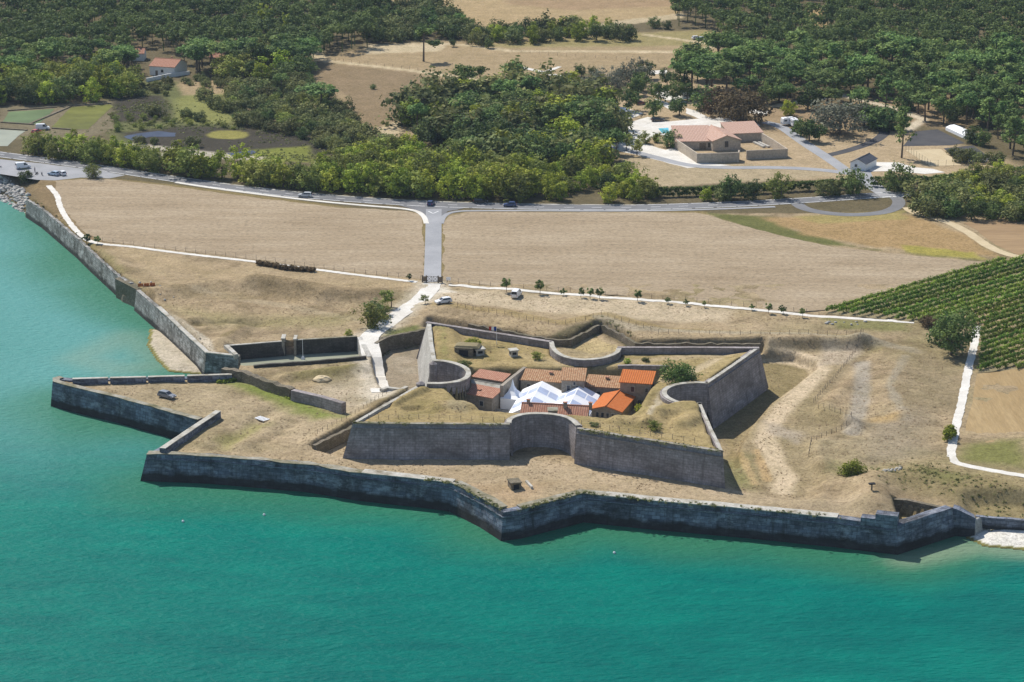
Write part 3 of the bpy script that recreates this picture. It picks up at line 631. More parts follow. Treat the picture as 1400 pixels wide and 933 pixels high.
w2 = k.noise(k.coord('Pos', (0.5, 1.5, 1), (0, 0, R(-18))), 0.9, 3, 0.6); w3 = k.mix(0.5, w1, w2)
k.bump(w3, 1.0, 1.1)
me = np_mesh('sea', np.stack([SX, SY, np.zeros(SX.shape)], -1).reshape(-1, 3), F, k.m,
             {'bay': ('FLOAT', 'POINT', bay), 'shallow': ('FLOAT', 'POINT', np.clip(shal*.8, 0, 1)), 'bed': ('FLOAT', 'POINT', np.clip(bed*.45+strk, 0, 1))})
tag(link('sea', me), kind='structure')
sheet('harbour_water', basin, 2.2, M['harbour'])
# ================================================================== walls in the water
t = empty('quay_wall', quay_top2[0].xy.to_3d(), 0, 'long pale stone quay wall along the west shore, running from the rocks to the harbour mouth', 'wall')
def under(o, par):                      # parent keeping the place where it was built
    o.parent = par; o.matrix_parent_inverse = Matrix.LocRotScale(par.location, par.rotation_euler, par.scale).inverted(); return o
under(wall('wall_face', quay_top, -2, 1.0, .9, M['quay'], jit=.22, step=1.5), t)
under(wall('wall_face', quay_top2, -2, 1.2, 1.1, M['quay']), t)
under(strip('coping', [p for p in quay_top2[1:4]], 1.1, 0.1, 0.1, 0.32, M['coping'], jit=.1), t)
under(strip('coping', quay_top2[3:], 1.0, 0.1, 0.12, 0.5, M['coping'], jit=.05), t)
pb = [U(*p, 1.9) for p in [(119, 358), (141, 383), (168, 409), (173, 410)]]
under(wall('footing', [U(139, 375, 1.9), U(168, 404, 1.9), U(180, 409, 1.9)], -2, .5, 2.5, M['rubble']), t)
b = MB(); a0 = U(163, 379, 5.5); b.prism([(a0.x-1, a0.y-1.5), U2(190, 398), U2(196, 394), U2(172, 376)], 0, 5.5)
under(b.obj('buttress', M['rubble']), t)
t = empty('mole_wall', mole_top[4].xy.to_3d(), 0, 'dark battered stone wall of the pointed mole, with a rounded tip', 'wall')
under(wall('wall_face', mole_top, -2, 1.0, 1.8, M['seawall']), t)
under(strip('coping', mole_top[3:], 1.5, 0.12, 0.1, 0.25, M['mossy'], jit=.25), t)
t = empty('sea_wall', sea_top[9].xy.to_3d(), 0, 'long dark sea wall in front of the fort with a pointed salient in the middle', 'wall')
under(wall('wall_face', sea_top[1:]+sea_top2[1:], -2, 1.4, 2.0, M['seawall'], jit=.1), t)
under(strip('coping', sea_top[2:6], 1.6, 0.15, 0.08, 0.22, M['mossy'], jit=.5), t)
under(strip('coping', sea_top[5:8], 2.3, 0.15, 0.1, 0.3, M['coping'], jit=.12), t)
under(strip('coping', [sea_top[7], sea_top[8], sea_top[9].lerp(sea_top[8], .25)], 2.2, 0.15, 0.1, 0.3, M['mossy'], jit=.2), t)
under(strip('coping', [sea_top[10].lerp(sea_top[11], .06), sea_top[11], sea_top[11].lerp(sea_top[12], .3)], 2.2, 0.15, 0.1, 0.3, M['mossy'], jit=.2), t)
under(strip('coping', [sea_top[11].lerp(sea_top[12], .3), sea_top[12], sea_top[13], sea_top[14]], 2.3, 0.15, 0.1, 0.3, M['coping'], jit=.12), t)
# a moulding course a metre below the lip
cord = [Vector((p.x, p.y, 4.75)) for p in sea_top[2:]]
under(strip('string_course', cord, 0.0, 0.42, 0, 0.22, M['seawall']), t)
# higher block of parapet by the east end
b = MB(); q0, q1 = U(1177, 713.6, 5.9), U(1227, 719, 5.9); d = (q1-q0); n_ = Vector((d.y, -d.x, 0)).normalized()
b.obox(q0+n_*.2-Vector((0, 0, 0)), d*.40, -n_*2.2, 3.5, 6.9); b.obox(q0+d*.40+n_*.25, d*.6, -n_*2.4, 3.5, 8.0)
under(b.obj('parapet_block', M['seawall']), t)
under(wall('wall_face', sea_top3, -2, 1.0, 2.2, M['seawall'], jit=.3, step=1.2), t)
# enclosure beside it
bw = [U(1213, 683, 6.4), U(1240, 685, 6.4), U(1296, 695.5, 5.9)]
o = wall('ruined_wall', bw, 2.5, 0.15, 1.0, M['rubble'], jit=.15); tag(o, 'brown roofless wall closing the small yard at the east end of the sea wall', 'wall')
o = wall('beach_wall', [U(*q, 3.5) for q in [(1334, 706), (1360, 708.5), (1400, 711.5), (1440, 714)]], 1.0, .2, 1.0, M['seawall'], jit=.12); tag(o, 'low grey wall behind the pale shingle beach', 'wall')
# parapets standing on the mole (four lengths with gaps)
segs = [((98.6, 519.4), (147, 518)), ((150, 518), (199, 516.8)), ((202, 516.7), (252, 515.2)), ((255.5, 515.1), (317, 513.2))]
words = ['parapet length at the tip of the mole, next to the round end', 'second parapet length from the tip of the mole, between two gaps', 'third parapet length from the tip of the mole, above the grey car', 'longest parapet length on the mole, touching the quay corner']
for (a_, c_), w_ in zip(segs, words):
    pa, pc = U(*a_, 7.0), U(*c_, 7.0); t = empty('parapet', (pa.x, pa.y, 5.5), 0, w_, 'parapet', 'parapet lengths on the mole')
    under(wall('parapet_wall', [pa, pc], 4.8, .05, 0.8, M['seawall'], jit=.03), t); under(strip('coping', [pa, pc], .85, .1, 0.06, .2, M['coping'], jit=.05), t)
pa, pc = U(225, 614.5, 7.0), U(301.5, 563, 7.0); t = empty('parapet', (pa.x, pa.y, 5.5), 0, 'sloping parapet with pale cap on the west edge of the platform, beside the mole', 'parapet')
under(wall('parapet_wall', [pa, pc], 4.8, .05, 1.3, M['seawall'], jit=.03), t); under(strip('coping', [pa, pc], 1.3, .08, .06, .2, M['coping'], jit=.05), t)
# harbour basin
t = empty('basin_wall', U(309, 474), 0, 'dark stone wall on the far side of the small harbour basin', 'wall')
under(wall('wall_face', [U(326, 489.5, 5.9), U(309, 474, 5.9)][::-1][:1]+[U(390, 467.3, 5.9)], -1, .5, 1.2, M['basin']), t)
under(wall('wall_face', [U(404.5, 466, 5.9), U(488, 461, 5.9)], -1, .5, 1.2, M['basin']), t)
under(wall('wall_face', [U(488, 461, 5.8), U(502, 487.5, 5.8)], -1, .4, 1.2, M['lit_rampart']), t)
under(strip('coping', [U(309, 474, 5.9), U(390, 467.3, 5.9)], .7, .1, .04, .2, M['coping'], jit=.05), t)
under(strip('coping', [U(404.5, 466, 5.9), U(488, 461, 5.9)], .7, .1, .04, .2, M['mossy'], jit=.05), t)
pa = [U(308, 473, 6.3), U(322, 486, 6.3)]
o = strip('low_wall', pa, .7, .4, -1, .25, M['coping'], jit=.06); tag(o, 'short pale capped wall at the harbour corner of the quay', 'wall')
pts = [U(*p, 6.2) for p in [(347, 500), (372, 498), (400, 496), (450, 492.5), (501, 487.5)]]
o = wall('low_wall', pts, 4.5, .05, .8, M['basin'], jit=.1); tag(o, 'long dark low wall on the near side of the harbour basin', 'wall')
t = empty('sluice_gate', U(397, 468), 0, 'pale stone sluice with two piers in the gap of the basin wall', 'sluice')
for x0, x1, zt in ((385.5, 389.5, 6.9), (402, 405, 6.7)):
    b = MB(); q = U(x0, 468, 5.5); b.obox((q.x, q.y-1.2), (U(x1, 468, 5.5)-q).xy, (0, 3.4), 0, zt-.3); o = under(b.obj('pier', M['house_stone']), t)
    b = MB(); b.obox((q.x-.15, q.y-1.35), ((U(x1, 468, 5.5)-q).x+.3, 0), (0, 3.7), zt-.297, zt); under(b.obj('cap', M['coping']), o)
b = MB(); q = U(391, 468, 5.5); b.obox((q.x, q.y), (U(402, 468, 5.5).x-q.x, 0), (0, 1.2), 0, 4.2); under(b.obj('gate', M['wood']), t)
q = U(414, 491, 2.2); t = empty('mooring_post', (q.x, q.y, 2.15), 0, 'thin white pole standing in the harbour basin on a white foot', 'pole')
b = MB(); b.tube((0, 0, -.5), (0, 0, 5.2), .07, .05); b.obj('pole', M['white_metal'], t); b = MB(); b.tube((0, 0, 0), (0, 0, .8), .6, .25); b.obj('foot', M['white_metal'], t)
# ravelin walls between mole and causeway
o = wall('ravelin_wall', [U(*p, 8.0) for p in [(302, 504), (330, 508.5), (362, 521), (396, 533)]], 4.8, .3, 1.7, M['rubble'], jit=.28, step=1.2)
tag(o, 'overgrown crumbling wall between the mole and the harbour, the shaggier of two in line', 'wall')
o = wall('ravelin_wall', [U(*p, 8.0) for p in [(397.5, 534.5), (430, 541), (467, 552)]], 4.8, .3, 1.4, M['rampart'], jit=.1, step=1.5)
tag(o, 'grey stone wall with clean end, continuing the overgrown wall towards the white track', 'wall')
o = wall('bank_wall', [U(*p, 6.6) for p in [(431, 609), (478, 586), (530, 552.5), (558, 538)]], 3.6, .35, .9, M['rubble'], jit=.2, step=1.5)
tag(o, 'low stone faced bank beside the front-left corner of the fort', 'wall')
# counterscarp of the dry moat
t = empty('moat_wall', U(528, 462), 0, 'overgrown counterscarp wall at the back of the dry moat west of the fort', 'wall')
under(wall('wall_face', [U(*p, 5.9) for p in [(507, 479), (513, 497), (521, 522), (531, 536)]][::-1], 1.5, .2, .8, M['rubble'], jit=.1), t) if False else None
under(wall('wall_face', [U(*p, 5.9) for p in [(516, 470), (529, 461), (584, 450.5)]], 1.5, .5, .9, M['rubble'], jit=.2, step=1.5), t)
t = empty('counterscarp', U(740, 462), 0, 'broken stone counterscarp of the north ditch, bent to a point behind the concave wall', 'wall')
under(wall('wall_face', [U(*p, 6.4) for p in [(640, 443), (715, 457), (722, 460), (780, 466), (798, 456), (821, 444.5)]], 2.8, .4, .8, M['rubble'], jit=.3, step=1.5), t)
under(wall('wall_face', [U(*p, 6.4) for p in [(821, 444.5), (845, 455.5), (868, 469.5), (930, 470), (1040, 471)]], 2.8, .4, .8, M['rubble'], jit=.3, step=1.5), t)
# causeway over the moat
cw = [U(*p, 5.6) for p in [(521, 536), (529, 533.5), (549, 535.5), (556, 532)]]
o = strip('causeway_parapet', cw, .5, .5, -1.5, .7, M['coping'], jit=.03); tag(o, 'white causeway edge between the track and the fort', 'parapet')
# ================================================================== the rampart
t = empty('fort_rampart', (fort[0][0], fort[0][1], P), 0, 'four-pointed stone rampart of the star fort with concave recess in each side', 'fort')
RB = {0: ('rampart_face', fS, 1.9, 4.6, 'rampart'), 1: ('round_recess', aS, .5, 4.6, 'rampart'), 2: ('rampart_face', fE, 1.9, 4.6, 'rampart'), 3: ('rampart_face', eE, 1.7, 3.8, 'rampart'),
      4: ('round_recess', aE, .4, 3.8, 'rampart'), 5: ('rampart_face', nE, 1.9, 3.6, 'rampart'), 6: ('curtain_wall', cN2, 1.5, 2.5, 'rampart'), 7: ('round_recess', aN, .4, 2.5, 'rampart'),
      8: ('curtain_wall', cN1, 1.5, 2.5, 'rampart'), 9: ('rampart_face', fW, 1.9, 1.0, 'lit_rampart'), 10: ('round_recess', aW, .4, 1.6, 'rampart'), 11: ('rampart_face', eW, 1.6, 3.0, 'lit_rampart')}
THK = {11: .8, 3: .8, 9: 1.0}
CP = {0: ('mossy', .7), 1: ('coping', 1.0), 2: ('mossy', .6), 3: ('coping', .6), 4: ('coping', 1.0), 5: ('coping', .7), 6: ('rampart', 1.0), 7: ('coping', 1.0), 8: ('rampart', 1.0), 9: ('coping', .9), 10: ('coping', 1.1), 11: ('coping', .7)}
BT = {0: 1.8, 2: 1.5, 3: .5, 5: 1.8, 6: 1.5, 8: 1.5, 9: 2.8, 11: 1.5, 1: .5, 4: .4, 7: .4, 10: .4}
def corner(a, b_, ba, bb):
    # foot of the quoin where two leaning faces meet
    a, b_ = [Vector(q) for q in a], [Vector(q) for q in b_]; d0, d1 = (a[-1]-a[-2]).xy.normalized(), (b_[1]-b_[0]).xy.normalized()
    m0, m1 = Vector((d0.y, -d0.x)), Vector((d1.y, -d1.x)); det = m0.x*m1.y-m0.y*m1.x
    return Vector(((ba*m1.y-bb*m0.y)/det, (bb*m0.x-ba*m1.x)/det))
K = {'SW': corner(eW, fS, BT[11], BT[0]), 'SE': corner(fE, eE, BT[2], BT[3]), 'NE': corner(nE, cN2, BT[5], BT[6]), 'NW': corner(cN1, fW, BT[8], BT[9])}
N0 = {0: 'SW', 3: 'SE', 6: 'NE', 9: 'NW'}; N1 = {11: 'SW', 2: 'SE', 5: 'NE', 8: 'NW'}
for i, (nm, L, bt, z0, mt) in RB.items():
    L = [Vector(p) for p in L]; bt = BT[i]; k0, k1 = K.get(N0.get(i)), K.get(N1.get(i))
    if i == 2: z0 = 3.4
    if i in (3, 4, 5): z0 = 1.6
    if i in (6, 7, 8, 10): L = [Vector((p.x, p.y, FT+.15)) for p in L]
    o = under(wall(nm, L, z0, bt, 1.0 if i in (6, 7, 8, 10) else THK.get(i, 1.4), M[mt], jit=.04, inz=10.5, n0=k0/bt if k0 else None, n1=k1/bt if k1 else None), t)
    cm, cw_ = CP[i]; under(strip('coping', L, cw_, .14, .045, .20, M[cm], jit=.06), o)
    if i in (0, 2, 5): under(strip('string_course', [Vector((p.x, p.y, FT-1.0)) for p in L], 0.0, .42, 0, .2, M['rampart']), o)
def pil(name, px, z0, z1, r):
    q = U(*px, z1); b = MB(); b.tube((q.x, q.y, z0), (q.x, q.y, z1), r*1.1, r, 10); b.tube((q.x, q.y, z1), (q.x, q.y, z1+.5), r*1.1, r*.3, 10); return under(b.obj(name, M['rampart']), t)
pil('turret_stub', (575, 524.5), 9, 13.8, 1.0); pil('turret_stub', (592, 497.5), 9, 13.8, .9)
# ================================================================== fields, roads and paths
def fsheet(name, px, h, mat, jit=.35, step=4): return sheet(name, UL(px), P+h, M[mat], jit=jit, step=step)
# the far half of the land is flat at P; sheets lie a few centimetres above it
fsheet('field', [(77, 247), (120, 244.5), (158, 245.5), (242, 256), (336, 269), (470, 284.5), (552, 288.5), (571, 292), (578, 298), (580, 340), (579, 382), (540, 378.5), (470, 371), (340, 354), (240, 342), (140, 330), (114, 317), (84, 283), (72, 262)], .05, 'field', .5, 3)
fsheet('field', [(605, 384), (607, 340), (606, 305), (612, 296), (640, 290), (950, 291), (975, 297), (1065, 322), (1140, 338), (1250, 350), (1346, 358), (1290, 378), (1129, 424), (1090, 427), (1000, 420), (860, 405), (700, 393)], .05, 'field', .5, 3)
fsheet('field', [(1318, 305), (1330, 303), (1430, 301), (1430, 356), (1400, 353), (1360, 335), (1335, 315)], .05, 'plough', .3)
fsheet('field', [(1336, 512), (1430, 500), (1430, 600), (1400, 602), (1330, 607), (1318, 598), (1328, 560)], .05, 'cutfield', .3)
fsheet('vineyard_soil', [(1127, 429), (1250, 391), (1364, 358), (1430, 350), (1430, 503), (1338, 510), (1342, 450), (1250, 441)], .04, 'soil', .2)
road = smooth_line([U(*p) for p in [(-60, 203), (0, 211.5), (60, 219), (140, 230), (220, 242.5), (300, 254), (420, 268.5), (560, 278.5), (700, 283), (860, 284.5), (1000, 280), (1120, 273), (1205, 266.5), (1262, 265.5)]], 2)
strip('main_road', road, 3.4, 3.4, 0, .05, M['asphalt'], kind='structure')
strip('cycle_path', smooth_line([U(*p) for p in [(240, 249.5), (300, 259), (420, 274), (500, 281.5), (548, 285), (570, 288.5), (580, 296), (583, 306)]], 2), .8, .8, 0, .085, M['white_gravel'], kind='structure')
strip('cycle_path', smooth_line([U(*p) for p in [(603, 306), (606, 296), (618, 289.5), (650, 288), (860, 289), (960, 287), (1060, 283)]], 2), .8, .8, 0, .085, M['pale_asphalt'], kind='structure')
strip('kerb', smooth_line([U(*p) for p in [(300, 251), (420, 265), (560, 275), (700, 279.5), (870, 281)]], 2), .5, .4, 0, .12, M['coping'], kind='structure')
fsheet('lay_by', [(-40, 212), (0, 218), (60, 224), (140, 234), (170, 240), (150, 244), (110, 243), (75, 247), (50, 246), (20, 241), (0, 238), (-40, 232)], .03, 'pale_asphalt', .2)
fsheet('junction', [(545, 281), (640, 283.5), (625, 287), (612, 289), (604, 297), (602, 306), (584, 306), (581, 296), (574, 289), (560, 285)], .055, 'asphalt', .05)
acc = smooth_line([U(*p) for p in [(593, 286), (592.5, 320), (592, 350), (591, 386)]], 2)
strip('access_road', acc, 2.4, 2.4, 0, .06, M['pale_asphalt'], kind='structure')
b = MB()
def dash(line, off, wd, dlen, gap, z):
    p = dens(line, .5); nn = norms(p); s = 0
    for i in range(len(p)-1):
        L = (p[i+1]-p[i]).length
        if s % (dlen+gap) < dlen:
            q, r, m, m2 = p[i], p[i+1], nn[i], nn[i+1]
            b.face([(q.x+m.x*(off+wd), q.y+m.y*(off+wd), q.z+z), (r.x+m2.x*(off+wd), r.y+m2.y*(off+wd), q.z+z), (r.x+m2.x*off, r.y+m2.y*off, q.z+z), (q.x+m.x*off, q.y+m.y*off, q.z+z)])
        s += L
dash(road, -.1, .22, 3, 6, .066); dash(road, 2.9, .3, 6, .8, .066); dash(road, -3.2, .3, 6, .8, .066)
dash([U(*p) for p in [(586, 289), (592, 292), (599, 289)]], 0, .3, 9, 0, .07); dash([U(*p) for p in [(1184, 271), (1245, 267)]], 0, .5, 4, .5, .07)
tag(b.obj('road_markings', M['paint']), kind='structure')
# the loop of old road and the entrance to the camp
loop = smooth_line([U(*p) for p in [(1090, 279), (1100, 286), (1130, 292), (1170, 294.5), (1210, 291), (1228, 283), (1230, 274), (1222, 268)]], 2)
strip('side_road', loop, 2.0, 2.0, 0, .055, M['asphalt'], kind='structure')
strip('camp_entrance', smooth_line([U(*p) for p in [(1215, 268), (1196, 256), (1182, 244), (1178, 232)]], 2), 2.8, 2.8, 0, .06, M['pale_asphalt'], kind='structure')
strip('camp_road', smooth_line([U(*p) for p in [(1160, 236), (1135, 218), (1100, 196), (1068, 172), (1045, 167)]], 2), 2.2, 2.2, 0, .05, M['pale_asphalt'], kind='structure')
strip('camp_road', smooth_line([U(*p) for p in [(1165, 238), (1120, 232), (1060, 229), (990, 230), (940, 227), (890, 214), (855, 205)]], 2), 1.8, 2.2, 0, .055, M['pale_asphalt'], kind='structure')
strip('camp_road', smooth_line([U(*p) for p in [(1130, 213), (1160, 206), (1190, 196), (1205, 188), (1212, 178), (1190, 173)]], 2), 1.9, 1.9, 0, .044, M['dark_asphalt'], kind='structure')
fsheet('forecourt', [(1171, 221), (1176, 233), (1188, 235), (1220, 234), (1265, 238), (1292, 236), (1275, 231), (1250, 229), (1228, 222), (1188, 222)], .05, 'white_gravel', .2)
fsheet('parking_lot', [(1235, 200), (1252, 180), (1282, 177), (1320, 196), (1300, 199)], .05, 'dark_asphalt', .1)
fsheet('parking_lot', [(1290, 203), (1330, 199), (1353, 215), (1350, 222), (1314, 222)], .05, 'dark_asphalt', .1)
fsheet('sand_court', [(1237.8, 205.5), (1286.6, 204), (1315, 226), (1272, 227.5)], .055, 'sand', .1)
fsheet('camp_yard', [(868, 168), (915, 166), (960, 162), (1000, 166), (1035, 168), (1040, 172), (920, 178), (895, 186), (880, 196), (910, 205), (930, 200), (955, 222), (1000, 226), (940, 230), (870, 212), (838, 205), (826, 185), (842, 172)], .04, 'white_gravel', .3)
fsheet('camp_yard', [(812, 150), (850, 147), (880, 155), (860, 164), (830, 168)], .045, 'white_gravel', .3)
for ic, px in enumerate(([(786, 132), (812, 128), (822, 133), (800, 139)], [(890, 128), (905, 122), (925, 128), (940, 140), (925, 142), (905, 135)], [(855, 170), (885, 160), (900, 163), (880, 172)], [(940, 170), (1000, 158), (1010, 164), (960, 172)], [(1000, 147), (1050, 152), (1048, 157), (1000, 152)], [(950, 98), (985, 92), (1000, 98), (965, 103)], [(938, 148), (952, 152), (972, 162), (990, 167), (975, 168), (955, 162), (938, 155)], [(888, 97), (912, 96), (914, 101), (890, 102)], [(708, 92), (716, 91.5), (776, 105), (770, 108)], [(744, 98), (762, 91), (768, 91.5), (750, 99.5)], [(680, 110), (700, 113), (698, 116), (682, 113)], [(895, 135), (912, 140), (922, 149), (915, 150), (900, 142)])):
    fsheet('camp_path', px, .064+.003*ic, 'white_gravel', .2)
ov = lambda cx, cy, rx, ry, n=18: [(cx+rx*math.cos(2*math.pi*i/n), cy+ry*math.sin(2*math.pi*i/n)) for i in range(n)]
fsheet('terrace', [(885, 172), (915, 170), (918, 178), (915, 186), (898, 184)], .06, 'white_gravel', .05)
fsheet('swimming_pool', [(900, 176), (914, 175), (915, 182), (906, 183)], .075, 'pool', .0)
# tracks and paths round the fort
def drape(name, px, wd, mat, step=2.0, jit=.15, h=.07):
    L = smooth_line([U(*p) for p in px], 2); L = dens(L, step); L = [Vector((p.x, p.y, max(H(p.x, p.y), 1)+h)) for p in L]
    return strip(name, L, wd, wd, 0, 0, M[mat], jit=jit, kind='structure')
drape('white_track', [(590, 388), (588, 396), (576, 410), (556, 425), (528, 443), (508, 457), (503, 466), (507, 482), (513, 502), (518, 522), (522, 537)], 2.5, 'white_gravel', 1.2, .08)
drape('white_path', [(66, 254), (79, 268), (80, 280), (92, 302), (112, 325), (132, 334), (178, 337), (240, 346), (350, 358), (470, 374), (570, 386)], .9, 'white_gravel', .8)
drape('white_path', [(614, 389), (700, 397), (860, 409), (1000, 421), (1120, 432.5), (1250, 441)], 1.0, 'white_gravel', .9)
drape('white_path', [(1336, 446), (1333, 470), (1325, 500), (1318, 540), (1308, 580), (1302, 610), (1300, 625), (1306, 634), (1325, 639), (1420, 655)], 1.0, 'white_gravel', 1.2)
drape('dirt_track', [(1240, 284), (1250, 292), (1290, 301), (1325, 318), (1360, 344), (1420, 358)], 1.6, 'sand', 1.5)
# salt ponds and marsh water
fsheet('salt_pond', [(2, 168), (12, 153), (75, 149), (52, 170), (42, 169)], .05, 'algae2', .15)
fsheet('salt_pond', [(70, 174), (97, 146.5), (150, 143), (154, 145), (120, 177), (100, 177)], .05, 'algae', .15)
fsheet('salt_pond', [(-30, 176), (35, 179), (25, 186), (10, 200), (-30, 200)], .05, 'harbour', .15)
fsheet('pond', [(168, 187), (190, 182), (215, 179.5), (240, 182), (238, 187), (205, 187.5), (180, 192)], .05, 'pond', .3, 2)
fsheet('pond', [(310, 210), (345, 206), (352, 209), (338, 213), (318, 214)], .05, 'pond', .3, 2)
b = MB()
for a_, c_ in (((42, 170), (98, 146)), ((0, 168), (45, 171)), ((70, 176), (98, 178)), ((10, 152), (78, 147)), ((98, 145), (152, 142)), ((0, 176.5), (36, 179))):
    q, r = U(*a_), U(*c_); d = (r-q); n_ = Vector((-d.y, d.x, 0)).normalized(); b.obox((q.x, q.y), d.xy, (n_*.9).xy, 4.5, 5.85)
tag(b.obj('pond_banks', M['rubble']), kind='structure')
# ================================================================== buildings
def house(name, A, B, depth, z0, ze, rise, wallm, roofm, label, cat='house', gable=False, mono=False, over=.3, wins=(), doors=(), group=None, chim=()):
    """A, B: front eave corners (left, right) in plan; depth metres back.  mono: one slope rising to the back; gable: ridge runs front to back"""
    A = Vector((A[0], A[1], 0)); B = Vector((B[0], B[1], 0)); u = (B-A); L = u.length; u.normalize(); n = Vector((-u.y, u.x, 0))
    t = empty(name, (A.x, A.y, z0), math.atan2(u.y, u.x), label, cat, group)
    b = MB(); h = ze-z0; w_, d_ = L, depth
    c = [(0, 0), (w_, 0), (w_, d_), (0, d_)]
    if mono: tops = [h, h, h+rise, h+rise]
    else: tops = [h]*4
    f = lambda i, z: (c[i][0], c[i][1], z)
    for i in range(4):
        j = (i+1) % 4
        if gable and i in (0, 2):
            m_ = ((c[i][0]+c[j][0])/2, c[i][1], h+rise); b.face([f(i, -1), f(j, -1), f(j, h), m_, f(i, h)])
        elif (not gable) and (not mono) and i in (1, 3):
            m_ = (c[i][0], d_/2, h+rise); b.face([f(i, -1), f(j, -1), f(j, h), m_, f(i, h)])
        else: b.face([f(i, -1), f(j, -1), f(j, tops[j]), f(i, tops[i])])
    b.obj('wall', M[wallm], t)
    r = MB(); o_, th = over, .16
    def slab(p):
        up = [Vector(q) for q in p]; lo_ = [q-Vector((0, 0, th)) for q in up]; r.face(up)
        for i in range(4): j = (i+1) % 4; r.face([lo_[i], lo_[j], up[j], up[i]])
        r.face(lo_[::-1])
    e = .10
    if mono: k_ = rise/d_; slab([(-o_, -o_, h-k_*o_+e), (w_+o_, -o_, h-k_*o_+e), (w_+o_, d_+o_, h+rise+k_*o_+e), (-o_, d_+o_, h+rise+k_*o_+e)])
    elif gable:
        k_ = rise/(w_/2)
        slab([(-o_, d_+o_, h-k_*o_+e), (-o_, -o_, h-k_*o_+e), (w_/2-.01, -o_, h+rise+e), (w_/2-.01, d_+o_, h+rise+e)])
        slab([(w_+o_, -o_, h-k_*o_+e), (w_+o_, d_+o_, h-k_*o_+e), (w_/2+.01, d_+o_, h+rise+e), (w_/2+.01, -o_, h+rise+e)])
    else:
        k_ = rise/(d_/2)
        slab([(-o_, -o_, h-k_*o_+e), (w_+o_, -o_, h-k_*o_+e), (w_+o_, d_/2-.01, h+rise+e), (-o_, d_/2-.01, h+rise+e)])
        slab([(w_+o_, d_+o_, h-k_*o_+e), (-o_, d_+o_, h-k_*o_+e), (-o_, d_/2+.01, h+rise+e), (w_+o_, d_/2+.01, h+rise+e)])
    ro = r.obj('roof', M[roofm], t)
    if not mono:
        q = MB()
        if gable: q.tube((w_/2, -o_, h+rise+e+.02), (w_/2, d_+o_, h+rise+e+.02), .16, .16, 6)
        else: q.tube((-o_, d_/2, h+rise+e+.02), (w_+o_, d_/2, h+rise+e+.02), .16, .16, 6)
        q.obj('ridge_tiles', M[roofm], ro)
    for (x_, z_, ww, hh) in wins:
        fr = MB(); fr.box((x_, -.03, z_), (ww+.24, .14, hh+.24)); fo = fr.obj('window', M['coping'], t)
        g = MB(); g.box((x_, -.09, z_), (ww, .06, hh)); g.obj('pane', M['glass'], fo)
    for (x_, ww, hh) in doors:
        g = MB(); g.box((x_, -.04, hh/2), (ww, .12, hh)); do = g.obj('door', M['wood'], t)
        g = MB(); g.box((x_+ww*.35, -.13, 1.05), (.1, .06, .12)); g.obj('handle', M['dark'], do)
    for (x_, y_, s_, hh) in chim:
        zz = h+(rise*(y_/d_) if mono else rise*(1-abs(y_-d_/2)/(d_/2)) if not gable else rise*(1-abs(x_-w_/2)/(w_/2)))
        g = MB(); g.box((x_, y_, zz+hh/2-.3), (s_, s_*.75, hh+.6)); co = g.obj('chimney', M['house_stone'], ro)
        g = MB(); g.box((x_, y_, zz+hh+.05), (s_+.2, s_*.75+.2, .12)); g.obj('chimney_cap', M['tile_red'], t)
    return t
YZ = 6.4
house('stone_lodge', U2(630.6, 536.5, 9.8), U2(673, 544.4, 9.8), 4.2, YZ, 9.8, .8, 'house_stone', 'tile_red', 'low stone lodge with rusty tile roof at the west end of the yard', mono=True, wins=[(5.5, 1.6, .9, 1.1)], chim=[(3.6, 2.2, .7, .2)])
house('stone_lodge', U2(646.6, 515, 11.5), U2(686.6, 521.5, 11.5), 3.6, YZ, 11.5, .6, 'house_stone', 'tile_red', 'taller stone lodge with dark rusty roof behind the low lodge', mono=True)
house('vaulted_shed', U2(636, 524, 10.3), U2(681, 531.5, 10.3), 2.6, YZ, 10.3, .5, 'concrete', 'coping', 'grey rounded shed squeezed between the two rusty roofed lodges', 'shed')
house('barrack_block', U2(711.7, 519, 10.6), U2(767.5, 523, 10.6), 4.6, YZ, 10.6, 1.05, 'house_stone', 'tile_old', 'long low barrack with mottled old tiles, left of the tower house', mono=True, chim=[(6.6, 3.2, .7, .5)], wins=[(2, 2.6, .8, 1.2), (5, 2.6, .8, 1.2)])
house('tower_house', U2(767.7, 519.5, 12.6), U2(798.6, 520.5, 12.6), 5.0, YZ, 12.6, 1.2, 'house_stone', 'tile_old', 'narrow two storey stone house with pale tiles in the middle of the north row', mono=True, wins=[(1.6, 4.2, .7, 1.3), (3.8, 4.2, .7, 1.3), (3.0, 5.4, .5, .7)])
house('barrack_block', U2(800.9, 527.7, 10.3), U2(847.6, 530.7, 10.3), 4.7, YZ, 10.3, 1.1, 'house_stone', 'tile_old', 'low barrack with mottled old tiles between the tower house and the orange roofed house', mono=True, chim=[(4.5, 3.4, .7, .5)], wins=[(3, 2.2, .8, 1.0)])
house('stone_house', U2(848, 522.2, 12.6), U2(890.5, 525, 12.6), 5.0, YZ, 12.6, 1.25, 'house_stone', 'tile_new', 'two storey stone house with bright orange roof at the east end of the north row', mono=True,
      wins=[(2.9, 4.6, .8, 1.2), (6.2, 4.6, .6, .9), (1.2, 1.6, .9, 1.4), (4.6, 1.4, .8, 1.3), (6.4, 1.4, .8, 1.3)], doors=[(2.9, 1.0, 2.1), (5.5, .9, 2.0)])
house('stone_hall', U2(808.9, 558.8, 9.3), U2(848.9, 562.8, 9.3), 11.2, YZ, 9.3, 1.0, 'house_stone', 'tile_new', 'stone hall with bright orange gable roof and five arched windows, east of the tents', 'hall', gable=True, over=.45,
      wins=[(1.4, 1.6, .6, 1.1), (2.6, 1.6, .6, 1.1), (3.8, 1.6, .6, 1.1), (5.0, 1.6, .6, 1.1), (6.1, 1.6, .6, 1.1)])
